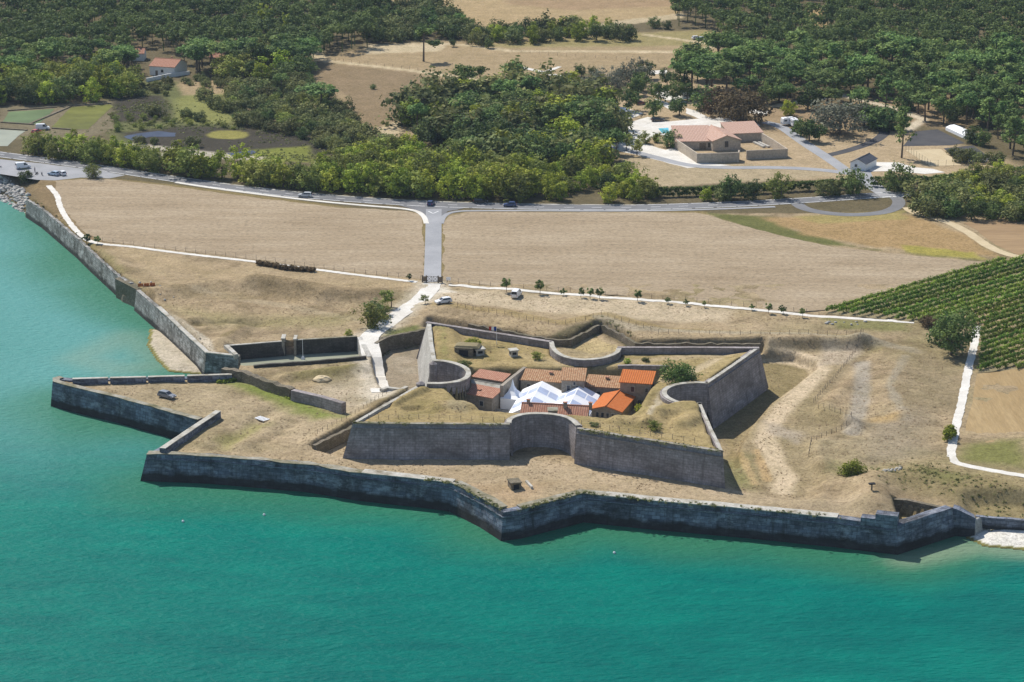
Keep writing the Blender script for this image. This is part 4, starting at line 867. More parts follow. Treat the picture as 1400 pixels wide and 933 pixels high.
house('guard_house', U2(712.5, 566.5, 11.3), U2(801.5, 571, 11.3), 5.6, YZ, 11.3, 1.7, 'house_stone', 'tile_red', 'long red roofed guard house behind the rounded recess of the front wall', gable=False, chim=[(1.2, 3.0, .7, .9), (9.6, 2.2, .8, 1.2), (15.2, 3.0, .7, .9)])
b = MB(); q = U(750, 566, 12.2); b.box((q.x+.9, q.y+.2, 12.0), (2.0, 2.2, 2.2)); t = empty('roof_hut', (q.x, q.y, 11), 0, 'small pale mossy roofed hut against the red guard house roof', 'hut'); under(b.obj('wall', M['house_stone']), t)
b = MB(); b.box((q.x+.9, q.y+.2, 13.2), (2.3, 2.5, .18)); under(b.obj('roof', M['mossy']), t)
# retaining walls of the yard
for px, z0, lab in (([(688, 528), (703, 515), (720, 502)], YZ-.5, 'tan retaining wall at the west end of the yard, behind the pointed tent'), ([(845, 500.5), (866, 500), (915, 500.5)], YZ-.5, 'dark retaining wall behind the orange roofed house, beside the big bush')):
    o = wall('retaining_wall', [U(*p, 11.9) for p in px], z0, .15, .8, M['house_stone' if px[0][0] < 700 else 'rampart'], jit=.06); tag(o, lab, 'wall')
# ---- white pavilions
def marquee(lt, rt, ab, af, ze, zr, label, nbay=5):
    """ridge from back apex ab to front apex af, eave lines at the sides"""
    rb, rf = U(*ab, zr), U(*af, zr); d = rf-rb; L = d.length; n_ = Vector((d.y, -d.x, 0)).normalized()
    lw = lt; t = empty('marquee', (rf.x, rf.y, YZ), 0, label, 'marquee', 'white marquees in the yard')
    side = n_ if n_.x > 0 else -n_
    for s_, wd in ((-1, lt), (1, rt)):
        for i in range(nbay):
            p0, p1 = rb+d*(i/nbay), rb+d*((i+1)/nbay); q0, q1 = p0+side*s_*wd, p1+side*s_*wd
            z_ = lambda v_, z: Vector((v_.x, v_.y, z)); sag = .0
            panel = i in (1, 3)
            pts = [z_(p0, zr), z_(p1, zr), z_(q1, ze), z_(q0, ze)]
            if s_ > 0: pts.reverse()
            b = MB()
            up = [q for q in pts]; lo_ = [q-Vector((0, 0, .05)) for q in pts]
            b.face(up); b.face(lo_[::-1])
            for k_ in range(4): b.face([lo_[k_], lo_[(k_+1) % 4], up[(k_+1) % 4], up[k_]])
            o = under(b.obj('roof_panel', M['canvas']), t)
            if panel:
                b = MB(); m0 = pts[0]+Vector((0, 0, .03)); 
                cc = sum(pts, Vector())/4
                for hs in (0.03, 0.53):
                    a0, a1 = (hs, hs+.44)
                    P4 = []
                    for (ua, va) in ((a0, .04), (a1, .04), (a1, .96), (a0, .96)):
                        # u runs from ridge to eave, v along the ridge
                        if s_ < 0: q = pts[0].lerp(pts[3], ua).lerp(pts[1].lerp(pts[2], ua), va)
                        else: q = pts[3].lerp(pts[0], ua).lerp(pts[2].lerp(pts[1], ua), va)
                        P4.append(q+Vector((0, 0, .035)))
                    nn = (P4[1]-P4[0]).cross(P4[2]-P4[0])
                    if nn.z < 0: P4.reverse()
                    b.face(P4)
                under(b.obj('clear_panel', M['clear_pvc']), o)
        b = MB(); e0, e1 = rb+side*s_*wd, rf+side*s_*wd
        b.obox((e0.x, e0.y), (e1-e0).xy, (side*s_*-.06).xy, YZ-.5, ze-.06); under(b.obj('side_wall', M['canvas']), t)
    b = MB(); e0, e1 = rf-side*lt, rf+side*rt; b.face([(e0.x, e0.y, YZ-.5), (e1.x, e1.y, YZ-.5), (e1.x, e1.y, ze-.02), (rf.x, rf.y, zr-.02), (e0.x, e0.y, ze-.02)])
    under(b.obj('gable_end', M['canvas']), t); b = MB()
    e0, e1 = rb-side*lt, rb+side*rt; b.face([(e1.x, e1.y, YZ-.5), (e0.x, e0.y, YZ-.5), (e0.x, e0.y, ze-.02), (rb.x, rb.y, zr-.02), (e1.x, e1.y, ze-.02)])
    under(b.obj('gable_end', M['canvas']), t)
marquee(4.6, 5.0, (741.4, 521.2), (721, 556), 8.9, 11.2, 'white marquee with two bands of clear panels, the one nearer the pointed tent')
marquee(4.9, 4.7, (793, 526), (775, 559), 8.9, 11.2, 'white marquee with two bands of clear panels, the one beside the orange gable roof')
# pagoda tent
q = U(699, 556, YZ); a0, a1 = U(684, 544.5, 9.0), U(708, 547, 9.0); t = empty('pagoda_tent', (a0.x, a0.y, YZ), 0, 'small white pagoda tent with swept pointed roof at the west end of the marquees', 'tent')
u_ = (a1-a0); n_ = Vector((-u_.y, u_.x, 0)).normalized()*5.2; b = MB(); b.obox((a0.x, a0.y), u_.xy, n_.xy, YZ-.5, 9.0); under(b.obj('side_wall', M['canvas']), t)
b = MB(); c_ = a0+u_/2+n_/2; cor = [a0, a0+u_, a0+u_+n_, a0+n_]; cor = [c_+(p-c_)*1.05 for p in cor]; lv = [(1, 9.02), (.62, 9.5), (.33, 10.3), (.13, 11.4), (.02, 12.9)]
for (s0, z0), (s1, z1) in zip(lv[:-1], lv[1:]):
    for i in range(4):
        j = (i+1) % 4; f = lambda p, s_, z: (c_.x+(p.x-c_.x)*s_, c_.y+(p.y-c_.y)*s_, z)
        b.face([f(cor[i], s0, z0), f(cor[j], s0, z0), f(cor[j], s1, z1), f(cor[i], s1, z1)])
under(b.obj('roof', M['canvas']), t)
# ---- house by the wood
house('white_villa', U2(204, 90, 9.2), U2(238, 92, 9.2), 12, P, 9.2, 2.0, 'white_wall', 'tile_red', 'white villa with red roof at the edge of the pine wood', wins=[(5.4, 1.9, .9, 1.0)], doors=[(3, 1.0, 2.0)], chim=[(6.5, 7, .6, .9)], gable=False)
house('white_villa', U2(176, 73, 8.6), U2(196, 73, 8.6), 7, P, 8.6, 1.5, 'white_wall', 'tile_red', 'smaller white house with red roof half hidden in pines, up-slope of the villa', chim=[(4, 3.5, .6, .8)])
a0, a1 = U(200, 107, 7), U(259, 97, 7); o = wall('garden_wall', [a0, U(230, 101, 7), a1], 5, 0, .4, M['white_wall'], jit=0); tag(o, 'white garden wall in front of the white villa by the wood', 'wall')
house('wooden_cabin', U2(286, 78, 8), U2(304, 79, 8), 6, P, 8, 1.2, 'wood', 'tile_red', 'brown cabin with dull red roof in the shade of the pine wood', 'cabin', gable=False, wins=[(2, 1.5, .8, .9)])
# ---- camp centre: a long tiled house, a gabled porch wing and two walled courts
def cpx(X5, Y5): return (960+X5/4.911, 120+Y5/4.911)
zb = P
A_, B_ = U2(931, 193, 8.6), U2(1042.5, 190.5, 8.6)
house('camp_house', U2(925, 193.5, 8.4), U2(975, 193, 8.4), 15, P, 8.4, 2.2, 'render', 'tile_camp', 'long cream house with red tiled roof beside the camp swimming pool', mono=True, doors=[(9.0, 2.2, 2.3)], wins=[(12, 1.5, 2.4, 1.6)])
house('camp_house', U2(998, 183, 8.5), U2(1043, 181, 8.5), 11, P, 8.5, 1.6, 'render', 'tile_camp', 'east wing of the cream tiled camp house, behind the open court', mono=True)
house('gable_wing', U2(974.5, 193, 9.0), U2(1013, 191, 9.0), 17, P, 9.0, 1.7, 'render', 'tile_camp', 'cream gabled wing with an arched window, in the middle of the camp house', gable=True, wins=[(5.0, 2.2, 1.2, 2.0)])
def court(pts, z, lab):
    o = wall('court_wall', [U(*p, z) for p in pts], 5, 0, .45, M['render'], jit=.02); tag(o, lab, 'wall')
court([(921, 189), (936, 198.5), (953, 210), (985, 209.5), (1011, 208.5), (1011.5, 205)], 8.8, 'cream wall of the west court in front of the gabled wing')
court([(1021, 206), (1048, 205), (1077.5, 203.5), (1060, 192), (1043, 182)], 8.6, 'cream wall of the east court, open on one side')
b = MB(); q = U(1038, 199, P)
for k_ in range(2): b.box((q.x+k_*1.6, q.y, P+.35), (1.0, 8, .5), .35)
t = empty('stone_trough', (q.x, q.y, P), 0, 'pair of long low troughs inside the east court of the camp house', 'trough'); under(b.obj('trough', M['concrete']), t)
house('white_shed', U2(1163, 221.5, 8.0), U2(1184, 224, 8.0), 9.5, P, 8.0, 1.3, 'white_wall', 'slate', 'small white gate lodge with dark slate roof by the camp entrance', 'lodge', gable=True, wins=[(2.0, 1.5, .7, .8)])
house('holiday_cabin', U2(818, 144.5, 7.9), U2(829, 142.5, 7.9), 5, P, 7.9, .9, 'white_wall', 'tile_red', 'white holiday cabin with pink roof among the camp trees, nearer the pine copse', 'cabin', gable=True)
house('holiday_cabin', U2(832, 139.5, 8.1), U2(846, 138.5, 8.1), 6, P, 8.1, 1.0, 'white_wall', 'tile_red', 'white holiday cabin with pink roof, the one nearer the silver trees', 'cabin', gable=True)
# awning tent
q = U(847, 160, P); t = empty('awning_tent', (q.x, q.y, P), .1, 'dark sided tent with a sagging white roof beside the motorhome', 'tent')
b = MB(); b.box((0, 2.5, 1.0), (7, 5, 2.0)); b.obj('side_wall', M['cloth'], t)
b = MB(); b.obox((-3.8, -.3), (7.6, 0), (0, 5.6), 2.05, 2.9, top=.45); b.obj('roof', M['canvas'], t)
q0, q1 = U(1292, 180, 7.5), U(1319, 186, 7.5)
t = empty('white_canopy', (q0.x, q0.y, P), 0, 'low white sheeted canopy beside the parking lot at the wood edge', 'canopy')
u_ = U(1319, 190, P)-U(1293, 178, P); n_ = Vector((-u_.y, u_.x, 0)).normalized(); b = MB(); q = U(1293, 178, P); prof = [(0, 0), (0, 1.1), (1.6, 1.75), (3.2, 1.9), (5.6, 1.0), (5.6, 0)]
for (w0, h0), (w1, h1) in zip(prof[:-1], prof[1:]):
    f = lambda s_, w_, h_: (q.x+u_.x*s_+n_.x*w_, q.y+u_.y*s_+n_.y*w_, P+h_); b.face([f(0, w0, h0), f(1, w0, h0), f(1, w1, h1), f(0, w1, h1)])
for s_ in (0, 1): b.face([f(s_, *p_) for p_ in prof])
under(b.obj('cover', M['canvas']), t)
# ================================================================== vegetation
def cloud(cent, rad, n, size, rs, flat=1.0, up=0.55, tintr=(0, 1)):
    """leaf sprays: n small quads spread in each clump (centres, radii)"""
    cent = np.asarray(cent, float); rad = np.asarray(rad, float); k = len(cent); N = k*n
    d = rs.normal(size=(N, 3)); d /= np.linalg.norm(d, axis=1)[:, None]; r = rs.random(N)**0.45
    c = np.repeat(cent, n, 0)+d*r[:, None]*np.repeat(rad, n)[:, None]*np.array([1, 1, flat])
    nv = d*.9+rs.normal(size=(N, 3))*.42+np.array([0, 0, up]); nv /= np.linalg.norm(nv, axis=1)[:, None]
    t = np.cross(nv, rs.normal(size=(N, 3))); t /= np.linalg.norm(t, axis=1)[:, None]; q = np.cross(nv, t)
    s = size*(0.6+0.8*rs.random(N)); a = s[:, None]*t*.5; b_ = (s*(.45+.5*rs.random(N)))[:, None]*q*.5
    V = np.stack([c-a-b_*.4, c+a*.2-b_, c+a+b_*.3, c-a*.1+b_], 1).reshape(-1, 3)
    tc = tintr[0]+(tintr[1]-tintr[0])*np.clip(rs.beta(1.2, 1.4, k), 0, 1); tint = np.clip(np.repeat(tc, n)+rs.normal(size=N)*.16, 0, 1)
    return V, np.arange(N*4).reshape(-1, 4), tint
def crown_mesh(name, parts, mat):
    V = np.concatenate([p[0] for p in parts]); F = np.arange(len(V)).reshape(-1, 4); t = np.concatenate([p[2] for p in parts])
    return np_mesh(name, V, F, mat, {'tint': ('FLOAT', 'FACE', t)})
def ell(rs, n, rx, rz, z, shell=.72):
    d = rs.normal(size=(n, 3)); d /= np.linalg.norm(d, axis=1)[:, None]; r = shell+(1-shell)*rs.random(n); r = r*(0.75+0.45*rs.random(n))
    return d*r[:, None]*np.array([rx, rx, rz])+np.array([0, 0, z])
def trunk_mesh(name, h, r, rs, limbs, forks=0):
    b = MB(); p = Vector((0, 0, -.4)); 
    top = Vector((rs.uniform(-.06, .06)*h, rs.uniform(-.06, .06)*h, h)); mid = p.lerp(top, .5)+Vector((rs.uniform(-.03, .03)*h, rs.uniform(-.03, .03)*h, 0))
    b.tube(p, mid, r*1.2, r*.85, 7); b.tube(mid, top, r*.85, r*.5, 7)
    for L in limbs: b.tube(top.lerp(mid, rs.uniform(0, .8)), L, r*.4, r*.12, 5)
    return b.mesh(name, M['bark'])
SP = {}
def species(key, builder, n):
    SP[key] = [builder(np.random.default_rng(100*len(SP)+i), i) for i in range(n)]
# every prototype stands 1 unit = 1 metre, with its natural height stored beside it
def pine(rs, i):
    h = 10.0; rx = [3.3, 3.8, 3.0, 3.5, 4.2][i]; rz = [2.3, 2.0, 2.7, 2.4, 1.8][i]; z = h-rz*1.05
    c = ell(rs, 46, rx, rz, z, .5); c[:, 2] = np.where(c[:, 2] < z-rz*.5, z-rz*.5+rs.random(46)*.8, c[:, 2])
    V = cloud(c, .85+.65*rs.random(46), 26, .66, rs, .66)
    tr = trunk_mesh('pine_trunk', z, .24, random.Random(i), [Vector(q)*.98 for q in c[::7]])
    return h, tr, crown_mesh('pine_crown', [V], M['pine'])
def tallpine(rs, i):
    h = 14.0; lv = rs.random(46)**.8; zz = 5.0+lv*9.0; rr = (3.6-2.3*lv)*(0.25+.75*rs.random(46)); an = rs.random(46)*6.28
    c = np.stack([np.cos(an)*rr, np.sin(an)*rr, zz], 1)
    V = cloud(c, .8+.6*rs.random(46), 24, .64, rs, .6)
    return h, trunk_mesh('pine_trunk', 13, .26, random.Random(i+50), [Vector(q) for q in c[::5]]), crown_mesh('pine_crown', [V], M['pine'])
def lonepine(rs, i):
    h = 13.5; c = ell(rs, 34, 2.7, 1.6, 11.6, .3); V = cloud(c, .7+.5*rs.random(34), 28, .6, rs, .6); P_ = [V]
    if i: c2 = ell(rs, 22, 1.9, 1.1, 7.2, .3)+np.array([3.2, 0, 0]); P_.append(cloud(c2, .7+.4*rs.random(22), 26, .6, rs, .6))
    return h, trunk_mesh('pine_trunk', 11.4, .26, random.Random(i+9), [Vector(q) for q in c[::6]]+([Vector((3.2, 0, 7.2))] if i else [])), crown_mesh('pine_crown', P_, M['pine'])
def rounded(mat, h, rx, rz, n, low=.35, leaf_=.6, per=15, nm='leafy'):
    def f(rs, i):
        rx_, rz_ = rx*(.9+.25*rs.random()), rz*(.92+.2*rs.random()); z = h-rz_
        c = ell(rs, n, rx_, rz_, z, .62); c = c[c[:, 2] > low]
        off = rs.normal(size=(4, 3))*np.array([rx*.35, rx*.35, rz*.2]); c = c+off[rs.integers(0, 4, len(c))]; c[:, 2] = np.maximum(c[:, 2], low)
        V = cloud(c, (.95+.75*rs.random(len(c)))*rx/3.3, int(per*1.9), leaf_*1.08, rs, .88)
        return h, trunk_mesh(nm+'_trunk', max(z, 1.0), .22*rx/3, random.Random(i+77), [Vector(q)*.9 for q in c[::9]]), crown_mesh(nm+'_crown', [V], M[mat])
    return f
species('pine', pine, 5); species('tallpine', tallpine, 3); species('lonepine', lonepine, 2)
species('oak', rounded('oak', 8, 3.6, 3.6, 62, .5), 4)
species('bright', rounded('bright', 8, 3.0, 4.0, 58, .4, .55), 5)
species('tamarisk', rounded('tamarisk', 6.5, 3.0, 3.2, 56, .3, .5), 4)
species('scrub', rounded('scrub', 4, 2.8, 2.0, 46, .3, .5), 4)
species('willow', rounded('willow', 9, 3.4, 4.2, 60, 1.6, .55, 12), 3)
species('russet', rounded('russet', 10, 6.2, 5.0, 84, .6, .8, 16), 2)
species('poplar', rounded('bright', 14, 1.6, 6.6, 60, .8, .55, 14), 2)
species('bigoak', rounded('oak', 11, 4.6, 4.6, 120, .6, .6, 15), 1); species('dense', rounded('bright', 4.2, 3.2, 2.3, 90, .3, .45, 16), 2); species('densedark', rounded('hedge', 5.5, 4.6, 3.0, 110, .3, .5, 16), 1)
species('small', rounded('oak', 3.2, 1.0, 1.05, 22, 1.1, .34, 16), 3)
species('camp', rounded('oak', 6, 2.6, 2.1, 44, 1.8, .5, 16), 4)
species('light', rounded('tamarisk', 5.5, 1.9, 1.8, 30, 2.0, .45, 12), 2)
NAMES = {'bigoak': ('evergreen_oak', 'tree'), 'dense': ('bush', 'bush'), 'densedark': ('bush', 'bush'), 'pine': ('pine_tree', 'pine'), 'tallpine': ('pine_tree', 'pine'), 'lonepine': ('pine_tree', 'pine'), 'oak': ('evergreen_oak', 'tree'), 'bright': ('leafy_tree', 'tree'), 'tamarisk': ('tamarisk', 'tree'),
         'scrub': ('shrub', 'shrub'), 'willow': ('willow_tree', 'tree'), 'russet': ('broad_tree', 'tree'), 'poplar': ('poplar_tree', 'tree'), 'small': ('small_tree', 'tree'), 'camp': ('camp_tree', 'tree'), 'light': ('young_tree', 'tree')}
PLANTED = []
def plant(key, x, y, h, label, group=None, z=None, wide=1.0, v=None, rz=None, sink=0.0):
    L = SP[key]; h0, tr, cr = L[random.randrange(len(L)) if v is None else v]; s = h/h0
    nm, cat = NAMES[key]
    t = empty(nm, (x, y, (H(x, y) if z is None else z)-sink), random.uniform(0, 6.28) if rz is None else rz, label, cat, group, (s*wide, s*wide, s))
    a = bpy.data.objects.new('trunk', tr); COL.objects.link(a); a.parent = t
    c = bpy.data.objects.new('crown', cr); COL.objects.link(c); c.parent = t
    PLANTED.append((x, y)); return t
def fill(poly_px, spacing, seed, avoid=(), z=P, tries=None, edge=0.0):
    poly = UL(poly_px, z); xs = [p[0] for p in poly]; ys = [p[1] for p in poly]; rs = random.Random(seed); out = []; cell = {}
    area = (max(xs)-min(xs))*(max(ys)-min(ys)); n = int(area/spacing**2*14) if tries is None else tries
    qx = np.array([rs.uniform(min(xs), max(xs)) for _ in range(n)]); qy = np.array([rs.uniform(min(ys), max(ys)) for _ in range(n)])
    ok = inside(qx, qy, poly)
    for a in avoid: ok &= ~inside(qx, qy, a)
    for x, y in zip(qx[ok], qy[ok]):
        i, j = int(x//spacing), int(y//spacing)
        if all((x-u)**2+(y-v_)**2 > spacing**2 for di in (-1, 0, 1) for dj in (-1, 0, 1) for u, v_ in cell.get((i+di, j+dj), ())):
            cell.setdefault((i, j), []).append((x, y)); out.append((x, y))
    return out
AV = [UL(p) for p in ([(166, 66), (202, 66), (268, 84), (270, 112), (195, 116), (172, 84)], [(278, 82), (310, 82), (312, 96), (278, 96)],
      [(1085, 10), (1128, 8), (1132, 40), (1088, 38)], [(1228, 178), (1255, 176), (1340, 186), (1362, 224), (1230, 226)], [(870, 160), (1090, 160), (1090, 226), (870, 226)],
      [(1048, 143), (1152, 128), (1235, 150), (1267, 163), (1240, 178), (1225, 160), (1145, 136), (1060, 150)], [(940, 44), (990, 44), (985, 62), (940, 62)])]
# ---- the two pine woods: nearest 300 pines one by one, the far remainder as one mass
woodL = fill([(-40, -14), (520, -14), (528, 12), (505, 40), (520, 66), (440, 74), (425, 84), (432, 100), (400, 118), (330, 112), (280, 104), (180, 100), (150, 110), (-40, 118)], 6.7, 5, AV)
woodR = fill([(920, -14), (1440, -14), (1440, 218), (1395, 226), (1345, 182), (1318, 172), (1260, 166), (1180, 158), (1062, 148), (1010, 140), (940, 134), (925, 118), (975, 84), (990, 66), (980, 40), (925, 36)], 7.2, 6, AV)
allp = sorted([(y, x, 'L') for x, y in woodL]+[(y, x, 'R') for x, y in woodR]); near_p, far_p = allp[:270], allp[270:]
far_p += [(y, x, 'X') for x, y in fill([(-330, -14), (-42, -14), (-42, 118), (-330, 118)], 8.5, 61)+fill([(1442, -14), (1720, -14), (1720, 216), (1442, 216)], 8.5, 62)]
print('wood pines', len(woodL), len(woodR))
rr = random.Random(4)
for y, x, s_ in near_p:
    k = rr.random()
    if s_ == 'L' and k < .2: plant(rr.choice(['oak', 'tamarisk', 'bright']), x, y, rr.uniform(6, 10), 'rounded leafy tree mixed into the pine wood behind the white villa', 'leafy trees in the villa wood', wide=1.15)
    elif s_ == 'L': plant('pine', x, y, rr.uniform(7.5, 13), 'dark green pine standing crown to crown in the wood behind the white villa', 'pines of the wood behind the villa', wide=rr.uniform(1.1, 1.4))
    elif k < .13: plant('oak', x, y, rr.uniform(7, 10), 'round dark evergreen mixed among the pines of the wood above the camp', 'evergreens in the camp wood', wide=1.1)
    else: plant('pine' if k < .85 else 'tallpine', x, y, rr.uniform(8, 14.5), 'dark green pine standing among others in the wood above the camp', 'pines of the wood above the camp', wide=rr.uniform(1.0, 1.45))
VV, TT = [], []
rs = np.random.default_rng(8)
for y, x, s_ in far_p:
    h = rr.uniform(8.5, 12.5); rx = rr.uniform(3.4, 4.8); rz = rr.uniform(1.8, 2.8); c = ell(rs, 30, rx, rz, h-rz, .5)+np.array([x, y, P])
    V, _, tn = cloud(c, 1.1+.8*rs.random(30), 16, .9, rs, .7); tn = np.clip(tn*.7+rr.uniform(-.1, .45), 0, 1); VV.append(V); TT.append(tn)
    b_ = np.array([[x-.2, y, P-.5], [x+.2, y, P-.5], [x+.12, y, P+h-rz], [x-.12, y, P+h-rz]]); VV.append(b_); TT.append(np.array([0.0]))
V = np.concatenate(VV); me = np_mesh('far_wood', V, np.arange(len(V)).reshape(-1, 4), M['pine'], {'tint': ('FLOAT', 'FACE', np.concatenate(TT))})
tag(link('far_wood', me), 'far pine wood closing the top of the view on both sides, seen as one mass', 'wood', kind='stuff')
# ---- broadleaf fringe below the left wood
for x, y in fill([(-30, 116), (150, 108), (185, 116), (178, 134), (150, 136), (70, 143), (-30, 146)], 5.6, 12): plant(rr.choice(['bright', 'bright', 'tamarisk', 'oak']), x, y, rr.uniform(6.5, 9.5), 'leafy tree in the yellow-green fringe above the salt ponds', 'trees above the salt ponds', wide=1.1)
for px in ((176, 100), (180, 93), (170, 88), (252, 88), (268, 96)): x, y = U2(*px); plant(rr.choice(['pine', 'oak']), x, y, rr.uniform(6, 9), 'dark tree pressed close round the front of the white villa', 'trees round the villa', wide=1.2)
plant('poplar', *U2(363, 52), 15, 'pale tall poplar rising out of the pine wood, the lighter one', wide=1.2); plant('poplar', *U2(392, 60), 13, 'dark slim poplar beside the pale tall poplar in the wood')
for x, y in fill([(180, 110), (210, 115), (262, 112), (300, 106), (330, 112), (330, 122), (240, 116), (232, 132), (185, 132)], 5.0, 13): plant('scrub', x, y, rr.uniform(1.6, 3.0), 'grey-green shrub below the garden wall of the white villa', 'shrubs below the villa')
# ---- scrub between marsh and meadow
for x, y in fill([(320, 122), (420, 108), (432, 130), (470, 150), (500, 195), (560, 200), (560, 215), (470, 222), (452, 205), (400, 185), (318, 170)], 5.2, 14): plant(rr.choice(['scrub', 'scrub', 'tamarisk', 'oak']), x, y, rr.uniform(3, 5.5), 'rounded bush in the thicket between the marsh and the brown meadow', 'thicket bushes', wide=1.15)
for px, h in (((253, 161), 3.2), ((272, 165), 3.0), ((213, 158), 4), ((292, 148), 4.5), ((305, 152), 4), ((280, 136), 4.5), ((318, 132), 5), ((264, 200), 3.2), ((192, 196), 2.6), ((212, 197), 2.2)):
    x, y = U2(*px); plant('scrub', x, y, h, 'single dark bush standing in the rough marsh meadow', 'marsh bushes')
for x, y in fill([(152, 160), (240, 164), (330, 172), (330, 178), (250, 173), (160, 181)], 4.6, 15): plant('tamarisk', x, y, rr.uniform(1.2, 2.2), 'low grey-green marsh bush beside the blue pond', 'low marsh bushes', wide=1.3)
x, y = U2(437, 150); plant('pine', x, y, 9.5, 'wide umbrella pine with low round crown on the meadow edge', v=4, wide=1.75)
x, y = U2(385, 128); plant('pine', x, y, 8, 'dark leaning pine between the wood and the wide umbrella pine', v=1)
for px in ((410, 96), (422, 86)): x, y = U2(*px); plant('pine', x, y, 10, 'big dark pine at the meadow corner of the villa wood', 'corner pines', wide=1.3)
# ---- the long tamarisk band along the main road
band = [(46, 206), (90, 208), (140, 214), (200, 226), (300, 240), (420, 252), (470, 225), (560, 222), (640, 236), (700, 240), (760, 232), (830, 245), (884, 262), (884, 278), (760, 276), (700, 275), (560, 271), (420, 259), (300, 246.5), (210, 235), (140, 224), (90, 218), (46, 213)]
cnt = 0
for x, y in sorted(fill(band, 4.3, 16), key=lambda q: q[1]):
    pxs = 700+PF*x/(y*math.cos(PITCH)+(CH-P)*math.sin(PITCH)); h = rr.uniform(5, 8) if pxs < 200 else rr.uniform(6, 9.5)
    if pxs > 740: h *= .75
    if 740 < pxs < 830 and rr.random() < .35: continue
    plant(rr.choice(['bright', 'bright', 'tamarisk']), x, y, h, 'bright green bushy tree in the dense belt along the main road', 'trees of the roadside belt', wide=1.1); cnt += 1
print('belt', cnt)
# ---- central copse
for x, y in fill([(565, 190), (560, 165), (600, 135), (660, 128), (700, 125), (760, 122), (815, 140), (838, 185), (845, 225), (800, 238), (700, 232), (640, 230), (620, 205)], 7.0, 17, [UL([(790, 128), (822, 128), (822, 150), (790, 146)])]):
    k = rr.random(); plant('pine' if k < .35 else 'oak' if k < .5 else 'bright' if k < .78 else 'scrub', x, y, rr.uniform(5.5, 12.5), 'tree in the mixed copse between the brown meadow and the camp', 'trees of the mixed copse', wide=1.15)
x, y = U2(656, 138); plant('lonepine', x, y, 13.5, 'tall single pine with bare trunk and small round crown, rising from the copse', v=0)
x, y = U2(579, 84); plant('lonepine', x, y, 14.5, 'lone pine with a low side branch on the dry meadow', v=1, rz=0, wide=1.35)
for px in ((786, 182), (800, 186), (812, 180), (776, 172)): x, y = U2(*px); plant('pine', x, y, 11.5, 'pine with bare leaning trunk at the camp edge of the copse', 'copse edge pines', wide=1.1)
x, y = U2(830, 262); plant('oak', x, y, 6, 'dark bush alone at the right end of the roadside belt'); 
# ---- hedgerows of the upper meadow
for x, y in fill([(640, 62), (660, 48), (720, 44), (800, 40), (850, 48), (856, 56), (800, 56), (720, 60)], 6, 18): plant(rr.choice(['oak', 'scrub', 'bright']), x, y, rr.uniform(4.5, 7.5), 'dark bush of the hedgerow across the upper meadow', 'upper meadow hedgerow')
for x, y in fill([(490, -6), (590, 10), (620, 30), (650, 55), (600, 52), (520, 62), (495, 50), (520, 10)], 5.5, 19, [UL([(525, -10), (583, -5), (588, 18), (528, 18)])]): plant(rr.choice(['oak', 'scrub', 'scrub', 'pine']), x, y, rr.uniform(4.5, 8), 'dark bush at the sandy corner above the meadow', 'bushes at the sandy corner')
for px, h in (((620, 64), 3), ((668, 66), 4), ((795, 105), 4.5), ((812, 106), 4), ((860, 42), 3), ((895, 38), 5), ((912, 40), 4), ((510, 122), 2.0), ((561, 142), 2.4)): x, y = U2(*px); plant('oak', x, y, h, 'isolated dark bush on the dry upper meadow', 'meadow bushes')
# ---- camp trees
for px in ((822, 122), (836, 120), (850, 114), (862, 112), (808, 128), (845, 126), (872, 118)): x, y = U2(*px); plant('willow', x, y, rr.uniform(6.5, 8.5), 'silver grey tree of the soft row above the holiday cabins', 'silver trees above the cabins', wide=1.1)
for px in ((860, 152), (893, 161), (929, 158), (868, 130), (900, 140), (878, 124), (920, 138), (935, 128), (912, 118), (885, 108), (940, 138)): x, y = U2(*px); plant('camp', x, y, rr.uniform(5.5, 7.5), 'round clipped dark tree between the caravans of the camp', 'round camp trees')
for px in ((856, 207), (871, 213), (845, 203)): x, y = U2(*px); plant('light', x, y, 6, 'young light green tree on bare ground beside the camp drive', 'young trees by the drive', rz=None)
x, y = U2(1020, 168); plant('russet', x, y, 11.5, 'big round russet tree behind the tiled camp house', v=0)
x, y = U2(990, 158); plant('russet', x, y, 9.5, 'olive brown round tree just left of the big russet tree', v=1)
x, y = U2(968, 150); plant('oak', x, y, 8.5, 'dark green dense tree left of the russet trees at the camp', wide=1.2)
for px, h in (((1130, 180), 11), ((1148, 184), 12)): x, y = U2(*px); plant('willow', x, y, h, 'feathery silver tree beside the camp road junction', 'silver pair by the junction', wide=1.3)
for px, h in (((1107, 193), 7.5), ((1120, 195), 6.5), ((1090, 185), 5)): x, y = U2(*px); plant('camp', x, y, h, 'round green tree with short trunk on the lawn beside the camp road', 'lawn trees by the camp road')
x, y = U2(1081, 158); plant('bright', x, y, 6, 'bright round tree behind the white caravans')
for px, h in (((1195, 176), 8), ((1215, 178), 8.5), ((1182, 172), 8)): x, y = U2(*px); plant('oak', x, y, h, 'dense dark evergreen above the car park corner', 'evergreens above the car park', wide=1.4)
x, y = U2(1233, 216); plant('tallpine', x, y, 17, 'tall conifer with drooping open branches beside the sand court', v=0, wide=.95)
for px, h in (((1318, 222), 4), ((1338, 222), 3), ((1360, 225), 4), ((1327, 216), 3), ((1305, 212), 2.6)): x, y = U2(*px); plant('scrub', x, y, h, 'small bush along the edge of the lower parking lot', 'parking lot bushes')
for px, h in (((1330, 195), 6), ((1345, 200), 5.5)): x, y = U2(*px); plant('oak', x, y, h, 'broad evergreen bush beside the low white canopy', 'bushes by the polytunnel')
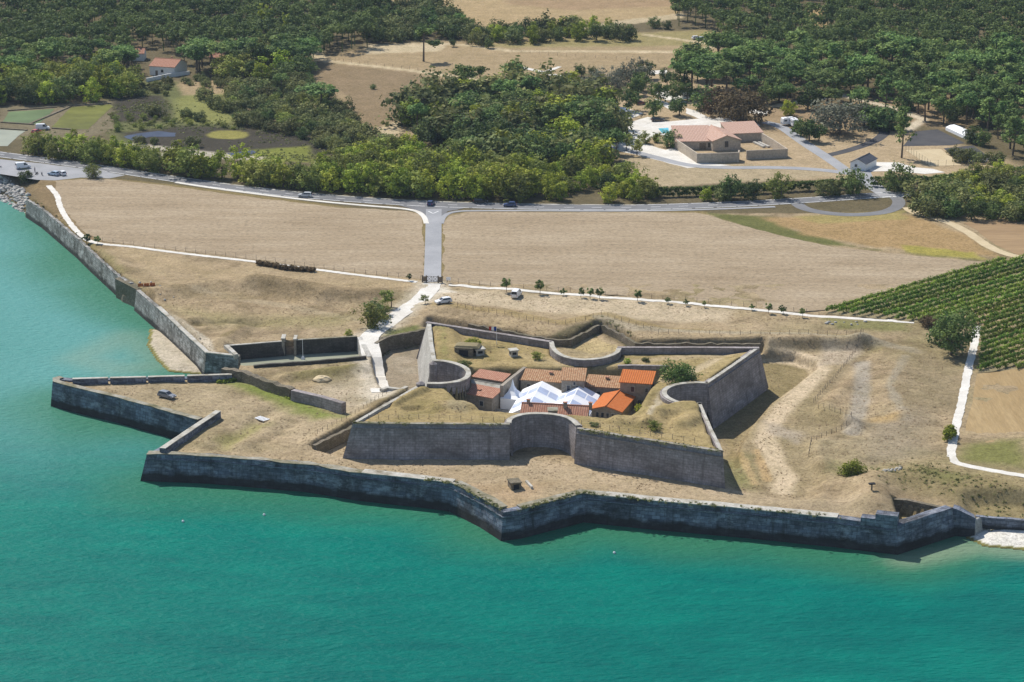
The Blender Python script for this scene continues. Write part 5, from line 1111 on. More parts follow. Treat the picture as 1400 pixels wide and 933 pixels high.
for px, h, lab in (((882, 196), 4.0, 'left'), ((899, 195), 3.6, 'middle')): x, y = U2(*px); plant('bright', x, y, h, 'clipped bright cylinder bush in front of the pool terrace, the %s one of two' % ('larger' if lab == 'left' else 'smaller'), wide=1.2)
x, y = U2(917, 201); plant('oak', x, y, 6, 'dark ivy bush against the west wall of the camp house')
# ---- trees in front of the clipped hedge
for px, h, k_, lab in (((963, 275), 4.5, 'bright', 'light bush by the road, first in front of the hedge'), ((1000, 273), 7.5, 'oak', 'pointed dark tree in front of the hedge, tallest of its stretch'), ((1030, 273), 6, 'oak', 'small upright tree in front of the hedge beside a broad olive bush'),
                       ((1068, 272), 7, 'tamarisk', 'broad olive bush in front of the clipped hedge'), ((1135, 267), 5, 'scrub', 'reddish loose shrub by the hedge end'), ((1165, 266), 8.2, 'oak', 'dense dark tree left of the camp entrance'), ((1230, 262), 9, 'oak', 'dense dark tree right of the camp entrance'), ((985, 274), 3.5, 'scrub', 'low shrub under the pointed dark tree')):
    x, y = U2(*px); plant(k_, x, y, h, lab)
for x, y in fill([(1256, 292), (1262, 270), (1300, 252), (1360, 245), (1440, 250), (1440, 302), (1330, 304), (1290, 300)], 4.6, 23): plant(rr.choice(['oak', 'bright', 'scrub', 'tamarisk']), x, y, rr.uniform(4.5, 6.5), 'rounded tree in the dense clump at the bend of the dirt track', 'clump at the track bend', wide=1.15)
# ---- clipped hedges
def hedge(px, hh, wd, lab, nm='clipped_hedge', mat='hedge'):
    L = dens([U(*p) for p in px], .9); rs = np.random.default_rng(len(L)); nn = norms(L); C_ = []
    for q, m_ in zip(L, nn):
        for k_ in range(6): a = rs.uniform(-.5, .5)*wd; C_.append((q.x+m_.x*a, q.y+m_.y*a, H(q.x, q.y)+rs.choice([hh-.3, hh-.35, hh*.66, hh*.35])))
    V = cloud(C_, np.full(len(C_), .75), 30, .5, rs, .8); o = link(nm, crown_mesh(nm, [V], M[mat])); return tag(o, lab, 'hedge')
hedge([(888, 270), (960, 268), (1060, 263), (1150, 258)], 3.0, 1.8, 'long clipped hedge between the main road and the camp, left of the entrance')
hedge([(1192, 255), (1225, 257), (1300, 252), (1345, 245), (1420, 240)], 3.2, 2.0, 'long clipped hedge right of the camp entrance')
hedge([(353, 362), (372, 365), (392, 369), (428, 372)], 1.1, 1.4, 'low scrubby brown bushes along the white field path', 'low_hedge', 'russet')
hedge([(1300, 596), (1297, 605)], 2.2, 2.0, 'green bushy hedge beside the bend of the white path', 'bush_row', 'bright'); pass
hedge([(300, 524), (330, 519), (360, 531), (398, 546)], .5, .8, 'ragged weeds at the foot of the overgrown wall', 'weeds', 'bright')
# ---- vegetation of the fort
for px, h, k_, lab in (((503, 447), 5.2, 'tamarisk', 'big grey-green bush in the clump beside the white track'), ((512, 440), 4.8, 'oak', 'dark bush behind the big bush by the white track'), ((520, 433), 3.6, 'tamarisk', 'smaller olive bush by the white track, upper end of its clump'), ((535, 421), 5.0, 'light', 'slender olive tree beside the white track'), ((477, 459), 1.8, 'bright', 'small bright bush on the corner of the basin wall'),
                       ((581, 416), 2.6, 'light', 'small tree between the white track and the white hatchback'), ((1301, 486), 10.5, 'bigoak', 'big dark tree at the corner of the vineyard and white path'), ((1290, 470), 6, 'oak', 'dark shrub tucked behind the big dark tree at the vineyard'), ((1270, 447), 3, 'russet', 'brownish bush left of the big vineyard tree'), ((1165, 650), 3.0, 'dense', 'bright yellow-green bush alone on the dry ground east of the fort'),
                       ((127, 244), 4.2, 'tamarisk', 'loose grey bush beside the lay-by'), ((35, 251), 4.2, 'oak', 'dark bush at the end of the lay-by above the rocks'), ((118, 332), 2.8, 'small', 'round bush at the bend of the white path above the quay'), ((133, 334), 2.4, 'small', 'smaller round bush just right of the bend of the white path'), ((103, 516), 2.2, 'bright', 'small green bush growing on the tip of the mole')):
    q = G(*px); plant(k_, q.x, q.y, h, lab, wide=1.0 if k_ in ('bigoak', 'dense') else 1.2, z=q.z, sink=.5 if k_ == 'bigoak' else .2)
for px, h, k_, lab in (((931, 517), 3.6, 'densedark', 'big glossy green bush inside the fort beside the yard wall'), ((648, 473), 1.7, 'dense', 'dark green bush beside the bunker inside the fort'), ((812, 583), 1.0, 'scrub', 'tuft of weeds above the right front rampart'), ((634, 502), 1.6, 'scrub', 'weeds beside the west recess'), ((735, 504), 2.0, 'tamarisk', 'green bushes on the bank behind the low barrack'), ((857, 502), 1.6, 'bright', 'ivy mound at the top of the yard wall'),
                       ((895, 583), 2.2, 'dry' if 'dry' in SP else 'tamarisk', 'pale olive mound bush at the south-east corner of the fort'), ((872, 563), 1.6, 'bright', 'small green shrub at the corner of the orange gabled hall'), ((884, 494), 1.0, 'scrub', 'tiny bush by the big glossy bush')):
    q = G(*px, 12.0); plant(k_, q.x, q.y, h, lab, wide=1.25, z=q.z, sink=.15)
row = [(692, 400, 3.6), (738, 402, 3.6), (771, 404, 2), (794, 408, 2.6), (807, 409, 2.7), (820, 410, 3.0), (872, 413, 2.9), (914, 417, 1.8), (938, 419, 1.8), (963, 421, 1.6), (1028, 425, 1.7), (1051, 429, 2.6), (1071, 430, 2.4), (1097, 434, 2.3), (559, 384, 2.0)]
wds = ['wide bush touching the white van', 'round bush on a stem, first right of the white van', 'sapling post bush between two rounder bushes', 'leftmost of three thin bushes in a cluster', 'middle one of three thin bushes in a cluster', 'rightmost of three thin bushes in a cluster', 'round bush alone, halfway along the path', 'tiny bush, first after the lone round bush', 'tiny bush, second after the lone round bush', 'tiny bush, third after the lone round bush', 'tiny bush left of the pair near the vineyard', 'rounder bush of the pair near the vineyard', 'slimmer bush of the pair near the vineyard', 'last low bush before the vineyard', 'small round bush left of the wooden gate']
for (a, c_, h), w_ in zip(row, wds): x, y = U2(a, c_); plant('small', x, y, h, w_+' on the field path', 'bushes along the field path')
# ---- vineyard rows
A0, B0 = U(1127, 428), U(1365, 359.5); du = (B0-A0).normalized(); dn = Vector((du.y, -du.x, 0))
vp = UL([(1127, 427), (1366, 358.5), (1430, 350), (1430, 503), (1338, 509), (1343, 447), (1310, 444), (1250, 440)]); nr = 0
for r_ in range(46):
    o0 = A0+dn*(r_*2.75+.3); s0, s1, pts = None, None, []
    ts_ = np.arange(-30, 170, .5); qx, qy = o0.x+du.x*ts_, o0.y+du.y*ts_; ok = inside(qx, qy, vp)
    if ok.sum() < 6: continue
    run = ts_[ok]; rs = np.random.default_rng(500+r_); C_ = []
    for s_ in run:
        if rs.random() < .02: continue
        C_.append((o0.x+du.x*s_+rs.normal()*.12, o0.y+du.y*s_+rs.normal()*.12, P+.7+rs.random()*.7))
    C_ = [c for c in C_ if abs(c[0]) < 190]
    if len(C_) < 6: continue
    V = cloud(C_, .52+.25*rs.random(len(C_)), 24, .46, rs, 1.1); o = link('vine_row', crown_mesh('vine_row', [V], M['vine'])); nr += 1
    tag(o, 'green row of vines running straight across the vineyard', 'vine row', 'vine rows in the vineyard')
print('vine rows', nr, 'planted', len(PLANTED))
# ---- grass tufts on banks and coping: uncounted
rs = np.random.default_rng(91); C_ = []
def along(L, n, spread, z=None):
    L = [Vector(p) for p in L]
    for _ in range(n):
        i = rs.integers(0, len(L)-1); q = L[i].lerp(L[i+1], rs.random()); x, y = q.x+rs.normal()*spread, q.y+rs.normal()*spread; C_.append((x, y, (H(x, y) if z is None else z)+.1))
along([U(*p, 5.9) for p in [(205, 620), (290, 623), (420, 634), (490, 645)]], 90, .7); along(sea_top[6:10], 60, .5, 6.2); along(sea_top[10:13], 80, .5, 6.2); along(sea_top[12:15], 50, .6, 6.2)
along([U(*p) for p in [(762, 469), (800, 457), (821, 443), (846, 455), (868, 470)]], 130, .9); along([U(*p) for p in [(516, 470), (529, 462), (583, 451)]], 80, .8)
along([U(*p, 13) for p in [(790, 588), (870, 600), (985, 618)]], 60, .5, 13.1); along([U(*p, 13) for p in [(484, 579), (690, 581)]], 40, .5, 13.1); along([U(*p) for p in [(1215, 650), (1280, 655), (1400, 690)]], 160, 4); along([U(*p) for p in [(40, 272), (60, 288), (108, 328)]], 60, 1.0); along([U(*p, 5.5) for p in [(161, 380), (186, 400)]], 60, .9); along([U(*p, 5.6) for p in [(60, 288), (107, 327), (124, 343), (161, 377)]], 120, .7)
V = cloud(C_, .3+.45*rs.random(len(C_)), 16, .30, rs, .5, up=1.3); tag(link('weed_tufts', crown_mesh('weed_tufts', [V], M['scrub'])), 'scattered weeds along walls and banks', 'weeds', kind='stuff')
PONDS = [UL(p) for p in ([(60, 178), (97, 143), (160, 140), (125, 180)], [(160, 193), (165, 178), (245, 178), (245, 192)], [(278, 195), (278, 178), (348, 178), (348, 193)])]
C_ = []; along([U(*p) for p in [(160, 175), (250, 168), (330, 180), (450, 200)]], 500, 9); along([U(*p) for p in [(345, 212), (430, 218)]], 150, 4); along([U(*p) for p in [(170, 150), (220, 145)]], 250, 6)
C_ = [c for c in C_ if not any(inpoly(c[0], c[1], p) for p in PONDS)]
V = cloud(C_, .5+.5*rs.random(len(C_)), 10, .5, rs, .5); tag(link('marsh_plants', crown_mesh('marsh_plants', [V], M['scrub'])), 'low dull marsh plants round the ponds', 'plants', kind='stuff')

# ---- dry grass over the open ground: uncounted
rs = np.random.default_rng(17); gp = UL([(75, 250), (140, 335), (560, 390), (1250, 445), (1290, 500), (1300, 640), (1400, 655), (1400, 700), (1310, 690), (1150, 700), (900, 680), (700, 690), (560, 650), (210, 615), (280, 570), (110, 525), (320, 515), (280, 480)]); N = 26000
xs = rs.uniform(-135, 125, N); ys = rs.uniform(478, 640, N); ok = inside(xs, ys, gp)
for a in (basin, moatW, enclosure, yard): ok &= sdist(xs, ys, a) < -1
wt = UL([(590, 388), (576, 410), (528, 443), (505, 460), (507, 482), (517, 525), (520, 540)]); ok &= line_d(xs, ys, wt) > 4
ok &= np.abs(sdist(xs, ys, fort)) > 3.2; ok &= vnoise(xs, ys, 7, 5) > rs.uniform(.25, .8, N)
xs, ys = xs[ok], ys[ok]; zs = np.array([H(a, b_) for a, b_ in zip(xs, ys)]); C_ = np.stack([xs, ys, zs+.05], 1)
V, F, tn = cloud(C_, np.full(len(C_), .20), 4, .28, rs, .6, up=2.2)
tag(link('dry_grass', crown_mesh('dry_grass', [(V, F, tn)], M['dry'])), 'dry yellow grass tufts over the open ground', 'grass', kind='stuff')
print('tufts', len(C_))
# ================================================================== vehicles
def paintm(nm, c): return plain('car_paint_'+nm, c, 0.3, 0.5, var=0.03)
CARP = {'white': (.78, .78, .78), 'silver': (.50, .52, .54), 'grey': (.22, .23, .25), 'black': (.02, .02, .022), 'blue': (.05, .08, .18), 'paleblue': (.45, .53, .62), 'maroon': (.14, .02, .03), 'red': (.45, .03, .03)}
PROFILE = {  # (x, z) of body sill-to-bonnet line, then of the glasshouse
 'hatch': (4.1, 1.72, [(-2.0, .32), (-2.05, .62), (-1.95, .95), (-.55, .98), (.75, .97), (1.75, .80), (2.03, .62), (2.02, .32)], [(-1.92, .95), (-1.55, 1.42), (-1.0, 1.50), (.05, 1.48), (.85, .96)]),
 'estate': (4.5, 1.75, [(-2.2, .32), (-2.25, .65), (-2.15, .95), (-.5, .98), (.95, .97), (1.95, .82), (2.24, .62), (2.22, .32)], [(-2.12, .95), (-1.9, 1.46), (-1.2, 1.55), (.2, 1.52), (1.05, .96)]),
 'van': (4.9, 1.95, [(-2.4, .36), (-2.45, .8), (-2.42, 1.15), (-.5, 1.15), (1.5, 1.12), (2.2, 1.0), (2.45, .7), (2.44, .36)], [(-2.41, 1.15), (-2.3, 2.0), (-2.0, 2.12), (.7, 2.10), (1.75, 1.10)]),
}
def vehicle(px, rz, colour, kind, label, cat='car', group=None, z=None, nm=None):
    q = G(*px) if z is None else U(*px, z); L, W, lo_, hi = PROFILE[kind]; pm = paintm(colour, CARP[colour])
    t = empty(nm or ('parked_van' if kind == 'van' else 'car'), (q.x, q.y, q.z+.06), R(rz), label, cat, group)
    b = MB()
    def loft(prof, w0, w1):
        zs = [p[1] for p in prof]; a, c_ = min(zs), max(zs); hw = lambda z_: (w0+(w1-w0)*(z_-a)/(c_-a))/2
        l = [(x, -hw(z_), z_) for x, z_ in prof]; r = [(x, hw(z_), z_) for x, z_ in prof]; n = len(prof)
        b.face(l[::-1]); b.face(r)
        for i in range(n): j = (i+1) % n; b.face([l[i], l[j], r[j], r[i]])
    loft(lo_, W, W-.06); loft(hi, W-.1, W-.42); b.obj('body', pm, t)
    # glass: windscreen, rear window and side panes set a little proud
    zs = [p[1] for p in hi]; a, c_ = min(zs), max(zs); hw = lambda z_: ((W-.1)+(-.32)*(z_-a)/(c_-a))/2
    def glass(p0, p1, nm_):
        g = MB(); d = Vector((p1[0]-p0[0], 0, p1[1]-p0[1])); n_ = Vector((-d.z, 0, d.x)).normalized()*.015
        if n_.z < 0: n_ = -n_
        A_, B_ = [Vector((p0[0], 0, p0[1]))+d*k_+n_ for k_ in (.1, .92)]
        g.face([(A_.x, -hw(A_.z)+.1, A_.z), (A_.x, hw(A_.z)-.1, A_.z), (B_.x, hw(B_.z)-.1, B_.z), (B_.x, -hw(B_.z)+.1, B_.z)]); g.obj(nm_, M['glass'], t)
    glass(hi[-1], hi[-2], 'windscreen'); glass(hi[0], hi[1], 'rear_window')
    z0, z1 = a+.06, c_-.14; xs0, xs1 = hi[0][0]+.28, hi[-1][0]-.25; xt0, xt1 = hi[1][0]+.22, hi[-2][0]-.05
    if kind == 'van': xs0 = .1; xt0 = .1; z0 = a+.1
    for s_ in (-1, 1):
        g = MB(); g.face([(xs0, s_*(hw(z0)+.015), z0), (xs1, s_*(hw(z0)+.015), z0), (xt1, s_*(hw(z1)+.015), z1), (xt0, s_*(hw(z1)+.015), z1)]); g.obj('side_window', M['glass'], t)
        for x_ in (-L*.3, L*.31):
            g = MB(); g.tube((x_, s_*(W/2-.2), .32), (x_, s_*(W/2+.01), .32), .32, .32, 12); o = g.obj('wheel', M['tyre'], t)
            g = MB(); g.tube((x_, s_*(W/2), .32), (x_, s_*(W/2+.02), .32), .18, .17, 10); g.obj('rim', M['concrete'], o)
        g = MB(); g.box((lo_[-2][0]-.02, s_*(W/2-.3), lo_[-2][1]+.03), (.12, .36, .14)); g.obj('headlight', M['white_metal'], t)
        g = MB(); g.box((lo_[1][0]+.02, s_*(W/2-.2), lo_[1][1]+.12), (.1, .2, .24)); g.obj('tail_light', M['red'], t)
    return t
vehicle((31, 230.5), 28, 'white', 'van', 'white van parked alone at the far left end of the lay-by', 'van')
vehicle((73, 240), 150, 'paleblue', 'hatch', 'pale small car in the lay-by, the left one of a pair'); vehicle((84, 239.5), 128, 'white', 'hatch', 'white car in the lay-by, the right one of a pair')
vehicle((417, 269.5), 174, 'silver', 'estate', 'silver car driving alone on the main road left of the junction', z=P); vehicle((657, 277.8), 1, 'black', 'estate', 'black car on the main road just right of the junction', z=P)
vehicle((697, 282.5), 181, 'blue', 'hatch', 'dark blue car on the main road below the black car', z=P); vehicle((589, 280.5), 80, 'blue', 'hatch', 'dark car turning at the mouth of the access road', z=P)
vehicle((606, 415), 205, 'white', 'estate', 'white hatchback parked on the dirt beside the white track'); vehicle((706, 406), 75, 'white', 'van', 'tall white van parked by the field path next to the wide bush', 'van')
vehicle((228, 544), -32, 'grey', 'estate', 'grey car parked on the mole platform near the water')
for px, c_, lab in (((953, 54), 'white', 'white car parked on the far meadow, leftmost of three'), ((962, 55), 'paleblue', 'pale blue car on the far meadow between the white and the maroon one'), ((972, 53), 'maroon', 'dark red car on the far meadow, rightmost of three')): vehicle(px, 15, c_, 'estate', lab)
vehicle((899, 166), 12, 'black', 'estate', 'black car parked under the round camp trees'); vehicle((828, 169), 170, 'white', 'hatch', 'white car parked beside the motorhome at the camp')
vehicle((876, 143), 20, 'maroon', 'hatch', 'dark red car half hidden by a round camp tree'); vehicle((58, 177.5), 8, 'white', 'van', 'white van parked between the salt ponds', 'van'); vehicle((50, 182.5), 60, 'red', 'hatch', 'red car beside the white van at the salt ponds')
def caravan(px, rz, label, motor=False):
    q = G(*px); t = empty('motorhome' if motor else 'caravan', (q.x, q.y, q.z+.05), R(rz), label, 'motorhome' if motor else 'caravan')
    b = MB(); pf = [(-2.6, .5), (-2.7, 1.2), (-2.5, 2.5), (-2.2, 2.75), (1.8, 2.75), (2.4, 2.3 if not motor else 2.7), (2.6, 1.3), (2.55, .5)]
    if motor: pf = [(-2.8, .5), (-2.85, 2.7), (-2.6, 2.95), (2.0, 2.95), (2.7, 2.5), (2.5, 2.0), (3.3, 1.3), (3.5, .5)]
    l = [(x, -1.1, z_) for x, z_ in pf]; r = [(x, 1.1, z_) for x, z_ in pf]; b.face(l[::-1]); b.face(r)
    for i in range(len(pf)): j = (i+1) % len(pf); b.face([l[i], l[j], r[j], r[i]])
    b.obj('body', M['white_metal'], t)
    for s_ in (-1, 1):
        for x_ in (-1.6, .6): g = MB(); g.box((x_, s_*1.11, 1.85), (1.1, .04, .6)); g.obj('window', M['glass'], t)
        for x_ in ((-1.6, 2.2) if motor else (-.2,)): g = MB(); g.tube((x_, s_*.85, .33), (x_, s_*1.08, .33), .33, .33, 12); g.obj('wheel', M['tyre'], t)
    g = MB(); g.box((.9, -1.12, 1.35), (.65, .04, 1.7)); g.obj('door', M['concrete'], t)
    g = MB(); g.box((-.4, 0, (2.75 if not motor else 2.95)+.06), (.7, .7, .12)); g.obj('roof_vent', M['concrete'], t)
    if motor: g = MB(); g.face([(2.52, -.95, 2.0), (2.52, .95, 2.0), (3.28, .95, 1.36), (3.28, -.95, 1.36)][::-1]); g.obj('windscreen', M['glass'], t)
    else: g = MB(); g.box((3.1, 0, .5), (1.2, .1, .1)); g.obj('tow_bar', M['wire'], t)
caravan((836, 167), -60, 'white motorhome on the pale gravel beside the awning tent', True); caravan((942, 137), 8, 'white caravan under the camp trees, further from the camp house')
caravan((1078, 171), 20, 'white caravan beside the camp road, the left one of two close together'); caravan((1085, 172.5), 100, 'white caravan beside the camp road, the right one of two close together')
def motorbike(px, rz, label):
    q = G(*px); t = empty('motorbike', (q.x, q.y, q.z+.04), R(rz), label, 'motorbike')
    for x_ in (-.7, .7):
        g = MB(); n = 14
        for i in range(n):
            a0, a1 = 2*math.pi*i/n, 2*math.pi*(i+1)/n; g.tube((x_+.27*math.cos(a0), 0, .32+.27*math.sin(a0)), (x_+.27*math.cos(a1), 0, .32+.27*math.sin(a1)), .06, .06, 6)
        g.obj('wheel', M['tyre'], t)
    g = MB(); g.tube((-.7, 0, .35), (.1, 0, .5), .09, .16, 8); g.tube((.1, 0, .5), (.35, 0, .85), .2, .17, 8); g.tube((.35, 0, .85), (.7, 0, .34), .07, .05, 8); g.tube((.1, 0, .5), (-.6, 0, .82), .16, .12, 8); g.obj('body', M['dark'], t)
    g = MB(); g.box((-.35, 0, .86), (.75, .28, .1)); g.obj('seat', M['cloth'], t)
    g = MB(); g.tube((.4, -.36, 1.0), (.4, .36, 1.0), .03, .03, 6); g.obj('handlebar', M['wire'], t)
motorbike((50, 239.5), 70, 'dark motorbike in the lay-by, the left one of two'); motorbike((57, 240), 110, 'dark motorbike in the lay-by, the right one of two')
def person(px, rz, label, stride=.2, z=None):
    q = G(*px); t = empty('person', (q.x, q.y, q.z+.06), R(rz), label, 'person')
    J = {'pelvis': (0, 0, .95, .15), 'waist': (0, 0, 1.12, .14), 'chest': (0, 0, 1.36, .17), 'neck': (0, 0, 1.5, .06), 'head': (.02, 0, 1.62, .10), 'crown': (.01, 0, 1.72, .085)}
    E_ = [('pelvis', 'waist'), ('waist', 'chest'), ('chest', 'neck'), ('neck', 'head'), ('head', 'crown')]
    for s_, y_ in (('l', .1), ('r', -.1)):
        k_ = stride*(1 if s_ == 'l' else -1)
        J.update({'hip'+s_: (0, y_, .88, .1), 'knee'+s_: (k_*.5+.04, y_, .5, .07), 'ankle'+s_: (k_, y_, .08, .05), 'toe'+s_: (k_+.17, y_, .04, .04),
                  'sho'+s_: (0, y_*2.0, 1.42, .075), 'elb'+s_: (-k_*.4, y_*2.5, 1.14, .05), 'wri'+s_: (-k_*.5+.1, y_*2.5, .9, .04), 'fin'+s_: (-k_*.5+.13, y_*2.5, .8, .03)})
        E_ += [('pelvis', 'hip'+s_), ('hip'+s_, 'knee'+s_), ('knee'+s_, 'ankle'+s_), ('ankle'+s_, 'toe'+s_), ('chest', 'sho'+s_), ('sho'+s_, 'elb'+s_), ('elb'+s_, 'wri'+s_), ('wri'+s_, 'fin'+s_)]
    def grow(nm, names, extra, mat):
        ns = [k_ for k_ in J if k_ in names]; ix = {k_: i for i, k_ in enumerate(ns)}; me = bpy.data.meshes.new(nm)
        me.from_pydata([J[k_][:3] for k_ in ns], [(ix[a], ix[b_]) for a, b_ in E_ if a in ix and b_ in ix], []); o = link(nm, me, mat, t)
        sk_ = o.modifiers.new('skin', 'SKIN'); sv = me.skin_vertices[0].data if me.skin_vertices else None
        if sv is None:
            me.attributes; bm = bmesh.new(); bm.from_mesh(me); bm.verts.layers.skin.verify(); bm.to_mesh(me); bm.free(); sv = me.skin_vertices[0].data
        for k_, i in ix.items(): r_ = J[k_][3]+extra; sv[i].radius = (r_, r_); sv[i].use_root = (i == 0)
        o.modifiers.new('sub', 'SUBSURF').levels = 1
    grow('body', set(J), 0, M['skin']); grow('trousers', {'pelvis', 'hipl', 'hipr', 'kneel', 'kneer', 'anklel', 'ankler'}, .018, M['cloth']); grow('shirt', {'pelvis', 'waist', 'chest', 'shol', 'shor', 'elbl', 'elbr'}, .022, M['red'] if 'red' in label else M['cloth'])
    g = MB(); g.tube((0, 0, 1.66), (-.02, 0, 1.79), .115, .06, 10); g.obj('hair', M['dark'], t)
person((47.5, 236), 200, 'person in dark clothes standing beside the motorbikes in the lay-by')
# ================================================================== fences, gate, small things
def fence(px, step, h, lab, z=P, wires=2, follow=True, r=.055):
    L = dens([Vector((*U2(*p, z), 0)) for p in px], step)[:98]; t = empty('wire_fence', (L[0].x, L[0].y, H(L[0].x, L[0].y)), 0, lab, 'fence'); pm = None; tops = []
    for q in L:
        zz = H(q.x, q.y)
        if pm is None: g = MB(); g.tube((0, 0, -.4), (0, 0, h), r, r*.85, 6); pm = g.mesh('post', M['post'])
        o = bpy.data.objects.new('post', pm); COL.objects.link(o); o.parent = t; o.location = Vector((q.x, q.y, zz))-t.location; o.rotation_euler = (random.uniform(-.06, .06), random.uniform(-.06, .06), 0); tops.append(Vector((q.x, q.y, zz)))
    for k_ in range(wires):
        g = MB()
        for a, c_ in zip(tops[:-1], tops[1:]): g.tube(a+Vector((0, 0, h*(.5+.42*k_)))-t.location, c_+Vector((0, 0, h*(.5+.42*k_)))-t.location, .012, .012, 3)
        g.obj('wire', M['wire'], t)
fence([(140, 330.5), (240, 343), (350, 355), (470, 371.5), (575, 383)], 3.2, 1.3, 'post and wire fence between the left field and the white path'); fence([(612, 386), (700, 394), (860, 406), (1000, 418), (1120, 429)], 3.0, 1.3, 'post and wire fence between the right field and the white path')
fence([(1180, 464), (1145, 508), (1113, 545)], 1.6, 1.2, 'fence of close posts along the crest of the east bank'); fence([(1119, 557), (1164, 577), (1110, 599), (1106, 622)], 1.8, 1.2, 'fence bent round the point of the eastern bank')
fence([(615, 424), (690, 437), (760, 453), (800, 445), (822, 437), (850, 447), (900, 463), (1040, 466), (1170, 465)], 2.4, 1.2, 'fence along the edge of the north ditch, beyond the concave wall'); fence([(434, 598), (480, 573), (528, 541)], 2.0, 1.1, 'fence on the crest of the low bank left of the fort')
fence([(490, 573), (600, 574), (690, 577)], 2.2, 1.1, 'thin fence inside the left front rampart', z=12.8); fence([(795, 581), (860, 592), (950, 606)], 2.2, 1.1, 'thin fence inside the right front rampart', z=12.8)
fence([(436, 81), (560, 95), (640, 106)], 4, 1.3, 'long fence beside the sandy track across the brown meadow'); fence([(700, 71.5), (800, 79), (900, 84)], 4, 1.3, 'thin fence crossing the upper meadow behind the copse'); fence([(1239, 206), (1272, 228), (1315, 227)], 2.5, 2.2, 'high fence around the sand court', r=.05)
# double gate of the access road
qa, qb = U(577.5, 386), U(604.5, 387); d = (qb-qa); t = empty('double_gate', (qa.x, qa.y, P), math.atan2(d.y, d.x), 'dark wooden double gate with crossed braces closing the access road', 'gate'); Lg = d.length
for x_ in (0, Lg*.2, Lg*.8, Lg): g = MB(); g.box((x_, 0, .95), (.3, .3, 2.1)); g.obj('post', M['post'], t)
for x0, x1 in ((Lg*.2, Lg*.5), (Lg*.5, Lg*.8)):
    g = MB()
    for z_ in (.35, 1.75): g.tube((x0+.15, 0, z_), (x1-.1, 0, z_), .07, .07, 6)
    g.tube((x0+.2, 0, .35), (x1-.15, 0, 1.75), .06, .06, 6); g.tube((x0+.2, 0, 1.75), (x1-.15, 0, .35), .06, .06, 6); g.tube((x0+.2, 0, .3), (x0+.2, 0, 1.8), .07, .07, 6); g.tube((x1-.15, 0, .3), (x1-.15, 0, 1.8), .07, .07, 6); g.obj('gate_leaf', M['post'], t)
for x0, x1 in ((0, Lg*.2), (Lg*.8, Lg)): g = MB(); g.box(((x0+x1)/2, 0, .95), (x1-x0-.35, .08, 1.5)); g.obj('side_panel', M['wood'], t)
q = U(613, 387); t = empty('notice_board', (q.x, q.y, P), 0, 'small white board on posts to the right of the wooden gate', 'board')
for x_ in (-.4, .4): g = MB(); g.box((x_, 0, .7), (.08, .08, 1.5)); g.obj('post', M['post'], t)
g = MB(); g.box((0, -.06, 1.2), (1.2, .06, .9)); g.obj('panel', M['white_metal'], t)
# flag on the north terreplein
q = G(679, 471, 12); t = empty('flagpole', q, 0, 'flag in blue, white and red flying from a thin pole inside the north wall', 'flag'); g = MB(); g.tube((0, 0, -.3), (0, 0, 4.6), .06, .035, 8); g.obj('pole', M['white_metal'], t)
for i, m_ in enumerate((plain('flag_blue', (.02, .05, .25)), M['white_metal'], M['red'])):
    g = MB(); x0, x1 = -.05-i*.6, -.65-i*.6
    f = lambda x: .14*math.sin(x*3.0); g.face([(x0, f(x0), 3.5), (x1, f(x1), 3.5), (x1, f(x1), 4.5), (x0, f(x0), 4.5)]); g.obj('flag_cloth', m_, t)
# concrete ventilators and bunker
for px, s_, lab in (((655, 485), 2.3, 'square concrete ventilator inside the fort, next to the bunker'), ((702, 487), 1.9, 'square concrete ventilator inside the fort, the one away from the bunker')):
    q = G(*px, 11.7); t = empty('ventilator', q, .3, lab, 'ventilator'); g = MB(); g.box((0, 0, .5), (s_*.9, s_*.9, 1.9)); g.obj('wall', M['concrete'], t); g = MB(); g.box((0, 0, 1.58), (s_*1.15, s_*1.15, .25)); g.obj('cap', M['coping'], t)
    for a in (0, 1):
        g = MB(); g.box((0, -s_*.46, .85) if a == 0 else (-s_*.46, 0, .85), (s_*.5, .05, .6) if a == 0 else (.05, s_*.5, .6)); g.obj('opening', M['dark'], t)
q = G(634, 487, 11.7); t = empty('bunker', q, -.15, 'low bunker with grass roof and dark doorway inside the west side of the fort', 'bunker')
g = MB(); g.box((0, 1.5, .7), (4.4, 3.4, 2.6)); g.obj('wall', M['rubble'], t); g = MB(); g.box((0, -.22, .75), (2.2, .08, 1.6)); g.obj('doorway', M['dark'], t); g = MB(); g.box((.6, 2.0, 2.15), (6.2, 3.8, .5), top=.8); g.obj('roof', M['soil'], t)
# stone stair hatch on the sea platform, slatted raft, sand heap, boards
q = G(704, 667); t = empty('stair_hatch', q, .3, 'small dark stone stair hatch on the platform inside the sea wall salient', 'hatch'); g = MB(); g.obox((-1.1, -1), (2.2, 0), (0, 2.6), -.4, 1.3); g.obj('wall', M['rubble'], t)
g = MB(); g.box((0, -1.04, .45), (1.2, .06, 1.2)); g.obj('doorway', M['dark'], t); g = MB(); g.box((0, .3, 1.4), (2.5, 2.9, .2)); g.obj('roof', M['rubble'], t); g = MB(); g.box((3.2, .2, .2), (.5, 4, .7)); g.obj('side_kerb', M['coping'], t)
q = G(358, 575); t = empty('slatted_pallet', q, -.75, 'white slatted pallet lying on the dry grass of the platform', 'pallet')
for k_ in range(5): g = MB(); g.box((-1.4+k_*.7, 0, .42), (.42, 2.0, .12)); g.obj('slat', M['white_metal'], t)
for y_ in (-.8, .8): g = MB(); g.box((0, y_, .18), (3.3, .2, .34)); g.obj('bearer', M['wood'], t)
